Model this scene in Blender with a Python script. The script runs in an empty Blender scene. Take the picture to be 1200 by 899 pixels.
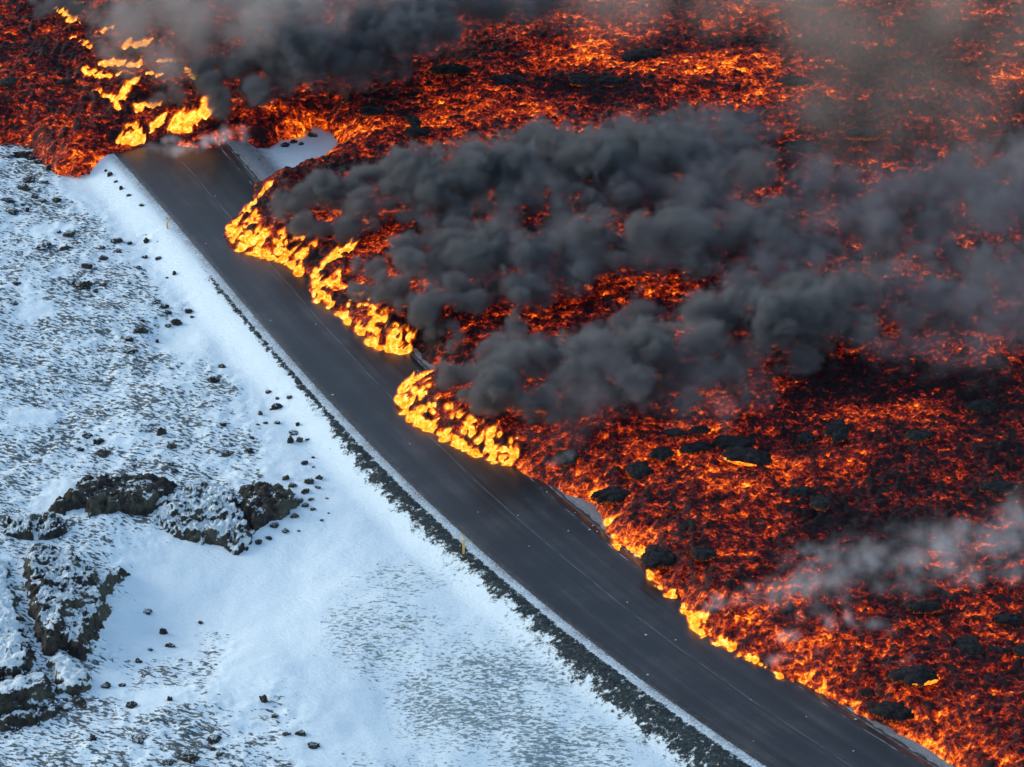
import bpy, math, random
import numpy as np
from mathutils import Vector

RNG = np.random.default_rng(7)
random.seed(7)
C = bpy.context.scene.collection
scene = bpy.context.scene

# ------------------------------------------------------------------ camera geometry (metres)
F, TILT, H = 3500.0, math.radians(30), 97.0      # focal length in photo pixels, downward tilt, drone height

def at(px, py, z=0.0):
    """photo pixel -> point of the real ground plane at height z"""
    px, py = np.asarray(px, float), np.asarray(py, float)
    x = (px - 600) / F
    y = -(py - 449.5) / F
    dy = math.cos(TILT) + math.sin(TILT) * y
    dz = -math.sin(TILT) + math.cos(TILT) * y
    s = (H - z) / -dz
    return x * s, dy * s

def scale_at(py):
    """pixels per metre at that row of the photo"""
    return 18.0 * (py + 1571.0) / 2021.0

# ------------------------------------------------------------------ noise
def _hash(ix, iy, iz, seed):
    h = (ix.astype(np.int64) * 374761393 + iy.astype(np.int64) * 668265263 + iz.astype(np.int64) * 2147483647 + seed * 1274126177) & 0xFFFFFFFF
    h = ((h ^ (h >> 13)) * 1274126177) & 0xFFFFFFFF
    h = h ^ (h >> 16)
    return h

def perlin3(x, y, z, seed=0):
    x, y, z = np.broadcast_arrays(np.asarray(x, np.float32), np.asarray(y, np.float32), np.asarray(z, np.float32))
    x0, y0, z0 = np.floor(x), np.floor(y), np.floor(z)
    fx, fy, fz = x - x0, y - y0, z - z0
    x0, y0, z0 = x0.astype(np.int32), y0.astype(np.int32), z0.astype(np.int32)
    u = fx * fx * fx * (fx * (fx * 6 - 15) + 10)
    v = fy * fy * fy * (fy * (fy * 6 - 15) + 10)
    w = fz * fz * fz * (fz * (fz * 6 - 15) + 10)
    def grad(dx, dy, dz):
        h = _hash(x0 + dx, y0 + dy, z0 + dz, seed)
        gx = ((h & 255).astype(np.float32) / 127.5 - 1)
        gy = (((h >> 8) & 255).astype(np.float32) / 127.5 - 1)
        gz = (((h >> 16) & 255).astype(np.float32) / 127.5 - 1)
        return gx * (fx - dx) + gy * (fy - dy) + gz * (fz - dz)
    c00 = grad(0, 0, 0) * (1 - u) + grad(1, 0, 0) * u
    c10 = grad(0, 1, 0) * (1 - u) + grad(1, 1, 0) * u
    c01 = grad(0, 0, 1) * (1 - u) + grad(1, 0, 1) * u
    c11 = grad(0, 1, 1) * (1 - u) + grad(1, 1, 1) * u
    return (c00 * (1 - v) + c10 * v) * (1 - w) + (c01 * (1 - v) + c11 * v) * w

def perlin2(x, y, seed=0):
    x, y = np.broadcast_arrays(np.asarray(x, np.float32), np.asarray(y, np.float32))
    x0, y0 = np.floor(x), np.floor(y)
    fx, fy = x - x0, y - y0
    x0, y0 = x0.astype(np.int32), y0.astype(np.int32)
    z0 = np.zeros_like(x0)
    u = fx * fx * fx * (fx * (fx * 6 - 15) + 10)
    v = fy * fy * fy * (fy * (fy * 6 - 15) + 10)
    def grad(dx, dy):
        h = _hash(x0 + dx, y0 + dy, z0, seed)
        a = (h & 0xFFFF).astype(np.float32) * (2 * math.pi / 65536)
        return np.cos(a) * (fx - dx) + np.sin(a) * (fy - dy)
    return ((grad(0, 0) * (1 - u) + grad(1, 0) * u) * (1 - v) + (grad(0, 1) * (1 - u) + grad(1, 1) * u) * v) * 1.4

def fbm2(x, y, oct=4, seed=0, gain=0.5, lac=2.03):
    r, a = 0, 1.0
    for i in range(oct):
        r = r + a * perlin2(x, y, seed + i * 17)
        x, y, a = x * lac + 3.1, y * lac + 1.7, a * gain
    return r

def smooth(a, b, x):
    t = np.clip((x - a) / (b - a), 0, 1)
    return t * t * (3 - 2 * t)

def polydist(x, y, P, closed=True):
    """unsigned distance to a polyline and inside test"""
    x, y = np.asarray(x, np.float32), np.asarray(y, np.float32)
    d2 = np.full(x.shape, 1e12, np.float32)
    inside = np.zeros(x.shape, bool)
    n = len(P)
    for i in range(n if closed else n - 1):
        ax, ay = P[i]; bx, by = P[(i + 1) % n]
        ex, ey = bx - ax, by - ay
        t = np.clip(((x - ax) * ex + (y - ay) * ey) / (ex * ex + ey * ey + 1e-9), 0, 1)
        d2 = np.minimum(d2, (x - ax - t * ex) ** 2 + (y - ay - t * ey) ** 2)
        if closed:
            c = (ay > y) != (by > y)
            xi = ax + (y - ay) / (by - ay if by != ay else 1e-9) * ex
            inside ^= c & (x < xi)
    return np.sqrt(d2), inside

# ------------------------------------------------------------------ object helpers
def tag(o, label=None, cat=None, group=None, kind=None):
    if label: o['label'] = label
    if cat: o['category'] = cat
    if group: o['group'] = group
    if kind: o['kind'] = kind
    return o

def make_obj(name, me, mat=None, parent=None, smooth_shade=True):
    if smooth_shade and len(me.polygons):
        me.polygons.foreach_set('use_smooth', np.ones(len(me.polygons), bool))
    o = bpy.data.objects.new(name, me)
    C.objects.link(o)
    if mat: me.materials.append(mat)
    if parent: o.parent = parent
    return o

def mesh_np(name, V, Fq, attrs=None):
    V = np.asarray(V, np.float32)
    me = bpy.data.meshes.new(name)
    Fq = np.asarray(Fq, np.int32)
    nf, k = Fq.shape
    me.vertices.add(len(V)); me.vertices.foreach_set('co', V.ravel())
    me.loops.add(nf * k); me.loops.foreach_set('vertex_index', Fq.ravel())
    me.polygons.add(nf); me.polygons.foreach_set('loop_start', np.arange(nf, dtype=np.int32) * k)
    me.update(calc_edges=True)
    for an, av in (attrs or {}).items():
        a = me.attributes.new(an, 'FLOAT', 'POINT')
        a.data.foreach_set('value', np.asarray(av, np.float32).ravel())
    return me

def grid_faces(nx, ny, keep=None):
    i = np.arange(nx * ny).reshape(ny, nx)
    q = np.stack([i[:-1, :-1], i[:-1, 1:], i[1:, 1:], i[1:, :-1]], -1).reshape(-1, 4)
    if keep is not None:
        q = q[keep[q].any(1)]
    return q

def compact(V, q, attrs):
    used = np.unique(q)
    remap = np.full(len(V), -1, np.int64); remap[used] = np.arange(len(used))
    return V[used], remap[q], {k: v[used] for k, v in attrs.items()}

_ico = {}
def ico(sub):
    if sub not in _ico:
        import bmesh
        bm = bmesh.new(); bmesh.ops.create_icosphere(bm, subdivisions=sub, radius=1)
        V = np.array([v.co[:] for v in bm.verts], np.float32)
        T = np.array([[v.index for v in f.verts] for f in bm.faces], np.int32)
        bm.free(); _ico[sub] = (V, T)
    return _ico[sub]

# ------------------------------------------------------------------ materials
def material(name):
    m = bpy.data.materials.new(name); m.use_nodes = True
    nt = m.node_tree; nt.nodes.clear()
    out = nt.nodes.new('ShaderNodeOutputMaterial')
    return m, nt, out

class G:
    """tiny node-graph helper"""
    def __init__(s, nt): s.nt = nt
    def node(s, t, **kw):
        n = s.nt.nodes.new(t)
        for k, v in kw.items(): setattr(n, k, v)
        return n
    def put(s, sock, v):
        if isinstance(v, bpy.types.NodeSocket): s.nt.links.new(v, sock)
        elif v is not None: sock.default_value = v
    def math(s, op, a, b=None, c=None, clamp=False):
        n = s.node('ShaderNodeMath', operation=op, use_clamp=clamp)
        s.put(n.inputs[0], a); s.put(n.inputs[1], b)
        if c is not None: s.put(n.inputs[2], c)
        return n.outputs[0]
    def attr(s, name):
        return s.node('ShaderNodeAttribute', attribute_name=name).outputs['Fac']
    def pos(s):
        return s.node('ShaderNodeNewGeometry').outputs['Position']
    def mapping(s, vec, scale=(1, 1, 1), rot=(0, 0, 0), loc=(0, 0, 0)):
        n = s.node('ShaderNodeMapping'); s.put(n.inputs['Vector'], vec)
        n.inputs['Scale'].default_value = scale; n.inputs['Rotation'].default_value = rot; n.inputs['Location'].default_value = loc
        return n.outputs[0]
    def noise(s, vec, scale, detail=4, rough=0.5, dist=0.0, out='Fac'):
        n = s.node('ShaderNodeTexNoise'); s.put(n.inputs['Vector'], vec)
        n.inputs['Scale'].default_value = scale; n.inputs['Detail'].default_value = detail
        n.inputs['Roughness'].default_value = rough; n.inputs['Distortion'].default_value = dist
        return n.outputs[out]
    def voronoi(s, vec, scale, feature='F1', out='Distance', rnd=1.0, detail=0.0):
        n = s.node('ShaderNodeTexVoronoi', feature=feature); s.put(n.inputs['Vector'], vec)
        n.inputs['Scale'].default_value = scale; n.inputs['Randomness'].default_value = rnd
        if 'Detail' in n.inputs: n.inputs['Detail'].default_value = detail
        return n.outputs[out]
    def step(s, v, a, b):
        n = s.node('ShaderNodeMapRange', interpolation_type='SMOOTHSTEP')
        s.put(n.inputs['Value'], v); s.put(n.inputs['From Min'], a); s.put(n.inputs['From Max'], b)
        return n.outputs['Result']
    def mix(s, f, a, b):
        n = s.node('ShaderNodeMix', data_type='RGBA')
        s.put(n.inputs[0], f)
        for sock, v in ((n.inputs[6], a), (n.inputs[7], b)):
            if isinstance(v, tuple) and len(v) == 3: v = (*v, 1)
            s.put(sock, v)
        return n.outputs[2]
    def mixf(s, f, a, b):
        n = s.node('ShaderNodeMix', data_type='FLOAT')
        s.put(n.inputs[0], f); s.put(n.inputs[2], a); s.put(n.inputs[3], b)
        return n.outputs[0]
    def ramp(s, f, stops, interp='LINEAR'):
        n = s.node('ShaderNodeValToRGB'); s.put(n.inputs[0], f)
        cr = n.color_ramp; cr.interpolation = interp
        while len(cr.elements) < len(stops): cr.elements.new(0.5)
        for e, (p, c) in zip(cr.elements, stops):
            e.position = p; e.color = (*c, 1)
        return n.outputs[0]
    def bump(s, h, strength=0.5, dist=0.05, normal=None):
        n = s.node('ShaderNodeBump'); s.put(n.inputs['Height'], h)
        n.inputs['Strength'].default_value = strength; n.inputs['Distance'].default_value = dist
        if normal is not None: s.put(n.inputs['Normal'], normal)
        return n.outputs[0]
    def bsdf(s, out, color, rough=0.8, normal=None, spec=0.3, emis=None, estr=None):
        n = s.node('ShaderNodeBsdfPrincipled')
        if isinstance(color, tuple) and len(color) == 3: color = (*color, 1)
        s.put(n.inputs['Base Color'], color); s.put(n.inputs['Roughness'], rough)
        n.inputs['Specular IOR Level'].default_value = spec
        if normal is not None: s.put(n.inputs['Normal'], normal)
        if emis is not None:
            s.put(n.inputs['Emission Color'], emis); s.put(n.inputs['Emission Strength'], estr)
        s.nt.links.new(n.outputs[0], out.inputs['Surface'])
        return n

# ------------------------------------------------------------------ road and lava outlines
cL = np.array([-3.88159897e-05, 2.14228162e-02, -4.42056007, 309.234747])
cR = np.array([-2.96958197e-05, 1.73925064e-02, -3.84731497, 291.541616])
def edge_x(c, y):
    y = np.asarray(y, float)
    yc = np.clip(y, 122, 206)
    d = np.polyder(c)
    return np.polyval(c, yc) + np.polyval(d, yc) * (y - yc)
def xL(y): return edge_x(cL, y)
def xR(y): return edge_x(cR, y)
def lateral(x, y):
    """metres to the left of the road's left edge (+) and to the right of its right edge (+)"""
    sl = np.polyval(np.polyder(cL), np.clip(y, 122, 206)); sr = np.polyval(np.polyder(cR), np.clip(y, 122, 206))
    return (xL(y) - x) / np.sqrt(1 + sl * sl), (x - xR(y)) / np.sqrt(1 + sr * sr)

LAVA_PX = [(-400, 130), (-100, 148), (0, 157), (12, 155), (37, 160), (47, 172), (60, 185), (72, 192), (88, 195), (100, 194), (112, 187), (135, 178),
           (150, 175), (175, 172), (200, 170), (225, 172), (250, 172), (268, 166), (285, 160), (300, 164), (312, 162), (325, 154), (340, 151), (350, 148), (362, 138), (372, 136), (388, 142), (402, 150),
           (402, 166), (380, 186), (345, 200), (318, 208), (304, 218), (302, 226), (296, 238), (284, 250), (270, 264), (266, 276), (274, 292), (300, 298), (337, 308), (348, 322), (362, 330), (366, 350), (400, 369), (417, 387), (445, 407), (470, 412),
           (488, 404), (500, 420), (512, 428), (506, 440), (486, 446), (470, 458), (466, 475), (480, 490), (500, 505), (520, 513), (545, 525), (570, 537), (600, 544), (610, 550), (632, 561), (667, 577), (697, 587), (707, 600), (710, 610),
           (716, 622), (719, 636), (742, 643), (755, 652), (757, 666), (764, 678), (775, 694), (794, 701), (800, 713), (808, 726), (812, 740), (830, 745), (840, 753), (860, 757), (867, 768), (887, 776), (900, 781), (910, 790), (932, 798),
           (962, 811), (990, 826), (1017, 838), (1050, 856), (1075, 868), (1100, 883), (1122, 899), (1185, 938), (1300, 1000), (1500, 1060)]
_lx, _ly = at([p[0] for p in LAVA_PX], [p[1] for p in LAVA_PX])
LAVA = [(float(a), float(b)) for a, b in zip(_lx, _ly)] + [(140, 110), (140, 300), (-140, 300), (-140, float(_ly[0]))]

def terrain(x, y, fine=True):
    x = np.asarray(x, float); y = np.asarray(y, float)
    dl, dr = lateral(x, y)
    d = np.maximum(dl, dr)
    bank = -0.02 - 0.75 * smooth(0.6, 3.4, d)
    field = np.where(dl > 0, smooth(3.0, 14.0, dl), 0)
    z = bank + field * (0.55 * fbm2(x / 17, y / 17, 3, 5) + 0.012 * np.clip(dl, 0, 60))
    z = z + smooth(1.5, 5, d) * 0.12 * fbm2(x / 4.0, y / 4.0, 3, 11)
    # hollow in front of the scarp
    for (px, py, rx, ry, dep) in ((250, 690, 7.0, 6.0, 1.15), (175, 760, 4.5, 6.0, 0.7), (200, 398, 2.0, 2.4, 0.45)):
        cx, cy = at(px, py, -1.2)
        q = ((x - cx) / rx) ** 2 + ((y - cy) / ry) ** 2
        z = z - dep * np.exp(-q ** 1.5)
    if fine:
        rough = moss_map(x, y)
        tuss = fbm2(x / 0.9 + 0.3 * y, y / 0.7, 3, 23)
        z = z + rough * 0.13 * np.clip(tuss, -0.4, 1.2) + rough * 0.12 * np.clip(fbm2(x / 2.6, y / 2.2, 2, 31) - 0.1, 0, 1)
    road = (dl < 0) & (dr < 0)
    z = np.where(road, -0.06, z)
    far = np.hypot(x, y - 170)
    z = np.where(far > 110, z * np.clip(1 - (far - 110) / 60, 0, 1) - 0.4 * np.clip((far - 110) / 60, 0, 1), z)
    return z

SMOOTH_PX = [  # (px, py, rx, ry) patches of snow without tussocks
    (110, 222, 40, 30), (175, 262, 28, 40), (255, 390, 60, 45), (215, 395, 40, 22), (330, 470, 45, 60), (375, 560, 42, 60), (240, 660, 110, 42), (320, 640, 70, 40), (180, 720, 70, 50), (300, 770, 45, 70),
    (40, 492, 30, 12), (330, 730, 60, 55), (60, 275, 30, 12), (70, 590, 30, 20), (390, 870, 40, 35), (130, 800, 30, 20), (180, 822, 40, 16), (45, 370, 24, 10)]
_bx, _by = at(np.array([430, 350, 350, 330, 210, 200, 330, 330, 390, 150.]), np.array([980, 880, 800, 745, 700, 640, 600, 500, 440, 240.]), -1)
BX = (_by, _bx)
def moss_map(x, y):
    """how strongly moss tussocks break through the snow (0..1)"""
    dl, dr = lateral(x, y)
    m = smooth(2.2, 4.8, dl) * smooth(0.5, -1.5, np.asarray(x) - np.interp(y, BX[0], BX[1])) * (1.0 + 0.28 * fbm2(np.asarray(x) / 5, np.asarray(y) / 5, 3, 41))
    for px, py, rx, ry in SMOOTH_PX:
        cx, cy = at(px, py, -1); k = scale_at(py)
        m = m * (1 - 0.9 * np.exp(-((((x - cx) * k / (rx * .85)) ** 2 + ((y - cy) * k * 0.5 / (ry * .85)) ** 2) ** 1.5)))
    for px, py, rx, ry, a in ((80, 285, 50, 25, .9), (150, 290, 45, 20, .75), (105, 330, 40, 20, 1.0), (200, 365, 35, 18, .8), (165, 392, 40, 18, .9), (30, 238, 45, 22, .9), (45, 195, 40, 26, .6), (115, 520, 30, 20, .9), (280, 525, 40, 22, .9), (195, 512, 30, 18, .9), (345, 580, 40, 35, .5), (240, 880, 50, 20, 1.0), (200, 890, 40, 18, 1.0), (190, 765, 40, 20, .6), (325, 850, 50, 30, .7), (325, 480, 30, 25, .5), (130, 640, 35, 20, .8), (100, 310, 60, 15, .8)):
        cx, cy = at(px, py, -1); k = scale_at(py)
        m = np.maximum(m, a * np.exp(-((((x - cx) * k / rx) ** 2 + ((y - cy) * k * 0.5 / ry) ** 2) ** 1.5)))
    return np.clip(m, 0, 1)

def ripple_map(x, y):
    """fine wind-combed grass showing through the snow on the lower bank"""
    m = 0
    for px, py, rx, ry, a in ((450, 740, 100, 75, .9), (560, 820, 150, 90, 1.0), (660, 880, 130, 60, 1.0), (470, 690, 90, 40, .8), (640, 770, 50, 30, .5), (450, 600, 45, 25, .4), (390, 880, 60, 20, .3), (560, 745, 30, 22, .6), (500, 960, 300, 80, .9), (755, 870, 40, 30, .6)):
        cx, cy = at(px, py, -1); k = scale_at(py)
        m = np.maximum(m, a * np.exp(-((((x - cx) * k / rx) ** 2 + ((y - cy) * k * 0.5 / ry) ** 2) ** 1.5)))
    return m

_vy = np.array([300, 340, 370, 398, 450, 497, 530, 555, 600, 640, 670, 704, 721, 742, 774, 785, 819, 849, 870, 900, 960])
_vw = np.array([0.0, 0.5, 0.55, 0.50, 0.6, 0.8, 1.5, 1.5, 1.6, 1.5, 1.6, 1.4, 1.4, 1.6, 2.4, 2.4, 2.6, 2.7, 2.8, 3.1, 3.3])
def verge_map(x, y):
    """dark bare grass on the left verge: outer lateral edge varies along the road"""
    dl, dr = lateral(x, y)
    yy = at(np.full(len(_vy), 300.0), _vy, -0.3)[1]
    w = np.interp(y, yy[::-1], _vw[::-1])
    w = 0.68 * w * (1 + 0.3 * fbm2(x / 1.6, y / 1.6, 2, 61))
    v = smooth(0.45, 0.75, dl) * (1 - smooth(-0.15 - np.minimum(1.3, 0.5 * w), 0.2 + np.minimum(1.6, .75 * w), dl - 0.60 - w))
    return v * smooth(0.03, 0.3, w)

# ------------------------------------------------------------------ ground
def axis(lo, hi, step, far):
    core = np.arange(lo, hi + step / 2, step)
    out = step * np.cumsum(1.28 ** np.arange(1, 60)); out = out[out < far]
    return np.concatenate([lo - out[::-1], core, hi + out])

def build_ground():
    xs, ys = axis(-46, 24, 0.125, 3500), axis(112, 212, 0.19, 3500)
    X, Y = np.meshgrid(xs, ys)
    Z = terrain(X, Y)
    V = np.stack([X, Y, Z], -1).reshape(-1, 3)
    dl, dr = lateral(X, Y)
    at_ = {'moss': moss_map(X, Y).ravel(), 'ripple': ripple_map(X, Y).ravel(), 'verge': verge_map(X, Y).ravel(), 'dl': np.clip(np.maximum(dl, dr), -9, 30).ravel(), 'dr': np.clip(dr, -9, 30).ravel()}
    me = mesh_np('snow_ground', V, grid_faces(len(xs), len(ys)), at_)
    m, nt, out = material('snow_ground'); g = G(nt)
    P = g.pos()
    # tussock streaks
    pw = g.mapping(P, rot=(0, 0, math.radians(22)))
    warp = g.noise(pw, 0.7, 3, 0.5, 0, 'Color')
    va = g.node('ShaderNodeVectorMath', operation='MULTIPLY_ADD'); g.put(va.inputs[0], warp); va.inputs[1].default_value = (0.35, 0.35, 0); g.put(va.inputs[2], pw)
    s1 = g.noise(g.mapping(va.outputs[0], scale=(1.0, 2.2, 0.6)), 2.35, 6, 0.62)
    s2 = g.noise(g.mapping(va.outputs[0], scale=(1.0, 1.5, 0.6)), 0.5, 3, 0.5)
    mo = g.attr('moss')
    thr = g.math('SUBTRACT', 0.86, g.math('MULTIPLY', mo, 0.366))
    v = g.math('ADD', s1, g.math('MULTIPLY', g.math('SUBTRACT', s2, 0.5), 0.35))
    moss = g.math('MULTIPLY', g.step(g.math('SUBTRACT', v, thr), -0.02, 0.06), 0.95)
    # fine ripples of grass
    pr = g.mapping(P, scale=(0.85, 1.75, 1), rot=(0, 0, math.radians(34)))
    r1 = g.noise(pr, 3.4, 5, 0.62, 0.5)
    r2 = g.noise(P, 0.35, 3, 0.6)
    rv = g.math('ADD', r1, g.math('MULTIPLY', g.math('SUBTRACT', r2, 0.5), 0.28))
    rip = g.math('MULTIPLY', g.step(g.math('SUBTRACT', rv, g.math('SUBTRACT', 0.84, g.math('MULTIPLY', g.attr('ripple'), 0.40))), -0.03, 0.12), 0.85)
    # verge
    vn = g.noise(P, 2.2, 6, 0.75)
    vg = g.step(g.math('ADD', g.attr('verge'), g.math('MULTIPLY', g.math('SUBTRACT', vn, 0.5), 3.0)), 0.50, 0.80)
    rg = g.step(g.math('ADD', g.attr('dr'), g.math('MULTIPLY', g.math('SUBTRACT', vn, 0.5), 1.2)), 0.75, 1.05)
    # colours
    tint = g.noise(P, 0.6, 4, 0.6)
    fine = g.noise(P, 9, 3, 0.6)
    snow = g.mix(tint, (0.66, 0.80, 0.84), (0.74, 0.86, 0.885))  # snow itself is neutral; the cool light's cyan cast is put into its albedo
    dirt = g.step(g.attr('dl'), 1.0, 0.1)
    edge = g.step(g.math('ADD', g.attr('dl'), g.math('MULTIPLY', g.math('SUBTRACT', vn, 0.5), 0.35)), 0.15, -0.1)
    snow = g.mix(g.math('MULTIPLY', dirt, g.step(g.math('ADD', fine, g.math('MULTIPLY', tint, .5)), 0.45, 1.0)), snow, (0.15, 0.15, 0.15))
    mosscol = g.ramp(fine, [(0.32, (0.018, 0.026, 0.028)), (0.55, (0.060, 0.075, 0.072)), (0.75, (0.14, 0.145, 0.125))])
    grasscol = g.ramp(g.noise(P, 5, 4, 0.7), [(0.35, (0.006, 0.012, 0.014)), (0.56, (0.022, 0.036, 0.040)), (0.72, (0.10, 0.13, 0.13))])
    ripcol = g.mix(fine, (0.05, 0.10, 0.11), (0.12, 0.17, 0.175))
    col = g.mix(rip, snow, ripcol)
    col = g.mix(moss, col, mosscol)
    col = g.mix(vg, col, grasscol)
    rside = g.math('MULTIPLY', g.step(g.attr('dr'), 0.0, 0.4), g.step(g.math('ADD', g.attr('dr'), g.math('MULTIPLY', g.math('SUBTRACT', vn, 0.5), 2.0)), 3.6, 1.6))
    col = g.mix(g.math('MULTIPLY', rside, g.mixf(fine, 0.6, 0.95)), col, (0.11, 0.11, 0.115))
    col = g.mix(edge, col, (0.035, 0.034, 0.033))
    hgt = g.math('ADD', g.math('MULTIPLY', s1, 0.8), g.math('MULTIPLY', fine, 0.25))
    hgt = g.math('ADD', hgt, g.math('MULTIPLY', r1, g.math('MULTIPLY', g.attr('ripple'), 0.6)))
    hgt = g.math('ADD', hgt, g.math('MULTIPLY', vn, g.math('MULTIPLY', vg, 0.45)))
    nrm = g.bump(hgt, 0.55, 0.18)
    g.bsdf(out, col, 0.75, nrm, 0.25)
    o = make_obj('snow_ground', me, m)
    tag(o, kind='structure')

# ------------------------------------------------------------------ road
def build_road():
    ys = np.concatenate([np.arange(40, 118, 6.0), np.arange(118, 240, 0.5)])
    nu = 17
    V, uu, vv = [], [], []
    s = 0; prev = None
    for y in ys:
        a, b = xL(y), xR(y)
        for i in range(nu):
            t = i / (nu - 1)
            V.append((a + (b - a) * t, y, 0.0 + 0.06 * (1 - (2 * t - 1) ** 2))); uu.append(t * 7.2); 
        c = np.array([(a + b) / 2, y]); s += 0 if prev is None else np.hypot(*(c - prev)); prev = c
        vv += [s] * nu
    n0 = len(V)
    q = grid_faces(nu, len(ys)).tolist()
    # sides of the asphalt layer
    Vb = []
    for j in range(len(ys)):
        for i, off in ((0, -0.12), (nu - 1, 0.12)):
            x, y, z = V[j * nu + i]; Vb.append((x + off, y, -0.12)); uu.append(uu[j * nu + i]); vv.append(vv[j * nu])
    for j in range(len(ys) - 1):
        q.append([n0 + 2 * j, j * nu, (j + 1) * nu, n0 + 2 * j + 2])
        q.append([j * nu + nu - 1, n0 + 2 * j + 1, n0 + 2 * j + 3, (j + 1) * nu + nu - 1])
    me = mesh_np('road', V + Vb, q, {'u': uu, 'v': vv})
    m, nt, out = material('asphalt'); g = G(nt)
    u, v = g.attr('u'), g.attr('v')
    cv = g.node('ShaderNodeCombineXYZ'); g.put(cv.inputs[0], u); g.put(cv.inputs[1], v)
    uv = cv.outputs[0]; P = g.pos()
    streak = g.noise(g.mapping(uv, scale=(2.2, 0.035, 1)), 1.0, 5, 0.65)
    streak2 = g.noise(g.mapping(uv, scale=(7, 0.06, 1)), 1.0, 4, 0.7)
    blot = g.noise(P, 0.28, 4, 0.6)
    grain = g.noise(P, 22, 3, 0.7)
    def line(c, w, soft):
        wob = g.math('MULTIPLY', g.math('SUBTRACT', g.noise(g.mapping(uv, scale=(0, 0.25, 1)), 1.0, 2), 0.5), 0.25)
        d = g.math('ABSOLUTE', g.math('SUBTRACT', g.math('ADD', u, wob), c))
        return g.step(d, w + soft, w)
    tracks = None
    for c in (1.1, 2.7, 4.6, 6.1):
        l = line(c, 0.12, 0.38)
        tracks = l if tracks is None else g.math('MAXIMUM', tracks, l)
    brk = g.step(g.noise(g.mapping(uv, scale=(0, 0.5, 1)), 1.0, 4, 0.7), 0.36, 0.56)
    seam = g.math('MULTIPLY', line(3.62, 0.012, 0.03), brk)
    edgel = g.math('MULTIPLY', line(6.72, 0.025, 0.03), g.step(g.noise(g.mapping(uv, scale=(3, 0.6, 1)), 1.0, 4, 0.7), 0.5, 0.62))
    t = g.math('ADD', g.math('MULTIPLY', streak, 0.45), g.math('ADD', g.math('MULTIPLY', streak2, 0.18), g.math('MULTIPLY', blot, 0.50)))
    col = g.ramp(t, [(0.38, (0.010, 0.012, 0.0135)), (0.56, (0.021, 0.0235, 0.025)), (0.72, (0.060, 0.060, 0.059))])
    col = g.mix(g.math('MULTIPLY', tracks, 0.45), col, (0.011, 0.012, 0.013))
    col = g.mix(g.math('MULTIPLY', g.math('SUBTRACT', grain, 0.38), 0.55), col, (0.075, 0.075, 0.073))
    col = g.mix(g.math('MULTIPLY', seam, 0.55), col, (0.20, 0.20, 0.20))
    col = g.mix(g.math('MULTIPLY', edgel, 0.6), col, (0.42, 0.43, 0.43))
    side = g.step(g.math('ABSOLUTE', g.math('SUBTRACT', u, 3.6)), 3.15, 3.6)
    dn = g.noise(P, 2.6, 5, 0.75)
    col = g.mix(g.math('MULTIPLY', side, g.step(dn, 0.45, 0.68)), col, (0.075, 0.072, 0.068))
    rough = g.mixf(streak, 0.24, 0.42)
    g.bsdf(out, col, rough, g.bump(grain, 0.25, 0.010), 0.36)
    tag(make_obj('road', me, m), kind='structure')

def build_shoulder():
    """gravel and old snow between the right road edge and the lava"""
    ys = np.arange(100, 215, 0.3); ts = np.linspace(-0.25, 2.1, 14)
    Y, T = np.meshgrid(ys, ts, indexing='ij')
    sr = np.polyval(np.polyder(cR), np.clip(Y, 122, 206)); k = np.sqrt(1 + sr * sr)
    X = xR(Y) + T * k
    Z = 0.012 - 0.22 * np.clip(T, 0, 9) ** 1.2 * 0.6 + 0.05 * fbm2(X / 0.5, Y / 0.5, 3, 77) * smooth(0, 0.5, T)
    Z = np.where(T < 0, -0.03, Z)
    V = np.stack([X, Y, Z], -1).reshape(-1, 3)
    me = mesh_np('gravel_shoulder', V, grid_faces(len(ts), len(ys)), {'t': T.ravel()})
    m, nt, out = material('gravel_shoulder'); g = G(nt)
    P = g.pos(); n = g.noise(P, 1.6, 5, 0.7); f = g.noise(P, 12, 3, 0.7)
    cov = g.math('ADD', n, g.math('MULTIPLY', g.step(g.attr('t'), 0.1, 0.6), 0.12))
    col = g.mix(f, (0.045, 0.043, 0.04), (0.13, 0.125, 0.12))
    col = g.mix(g.math('MULTIPLY', g.step(cov, 0.46, 0.66), g.mixf(f, 0.25, 0.9)), col, (0.36, 0.38, 0.39))
    gut = g.step(g.math('ABSOLUTE', g.math('SUBTRACT', g.attr('t'), 0.22)), 0.16, 0.06)
    col = g.mix(g.math('MULTIPLY', gut, 0.75), col, (0.03, 0.03, 0.03))
    g.bsdf(out, col, 0.85, g.bump(g.math('ADD', n, f), 0.7, 0.08), 0.25)
    tag(make_obj('gravel_shoulder', me, m), kind='structure')

# ------------------------------------------------------------------ lava
COOL_PX = [(1000, 445, 90, 22, .5), (1130, 450, 60, 25, .35), (1060, 590, 110, 30, .22), (1180, 600, 50, 45, .25), (960, 590, 60, 30, .3), (1000, 640, 100, 25, .28), (1130, 770, 60, 25, .3), (1060, 700, 60, 20, .3), (1150, 830, 60, 30, .12), (1060, 540, 60, 25, .2),
           (30, 48, 50, 10, .5), (75, 78, 35, 18, .5), (60, 8, 40, 14, .5), (690, 95, 45, 14, .5), (755, 58, 40, 14, .55), (860, 45, 60, 12, .4), (480, 100, 30, 12, .4), (560, 60, 50, 15, .2), (960, 40, 25, 30, .45), (1010, 130, 90, 40, .2), (1090, 60, 120, 50, .25),
           (420, 110, 30, 12, .4), (720, 110, 40, 14, .4), (940, 510, 60, 30, .2), (1160, 500, 40, 40, .35), (500, 385, 25, 22, .7), (460, 125, 30, 15, .3), (380, 190, 60, 12, .35), (1080, 180, 150, 60, .12), (870, 620, 80, 20, .12), (660, 90, 30, 20, .2), (130, 110, 40, 30, .15)]
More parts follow.
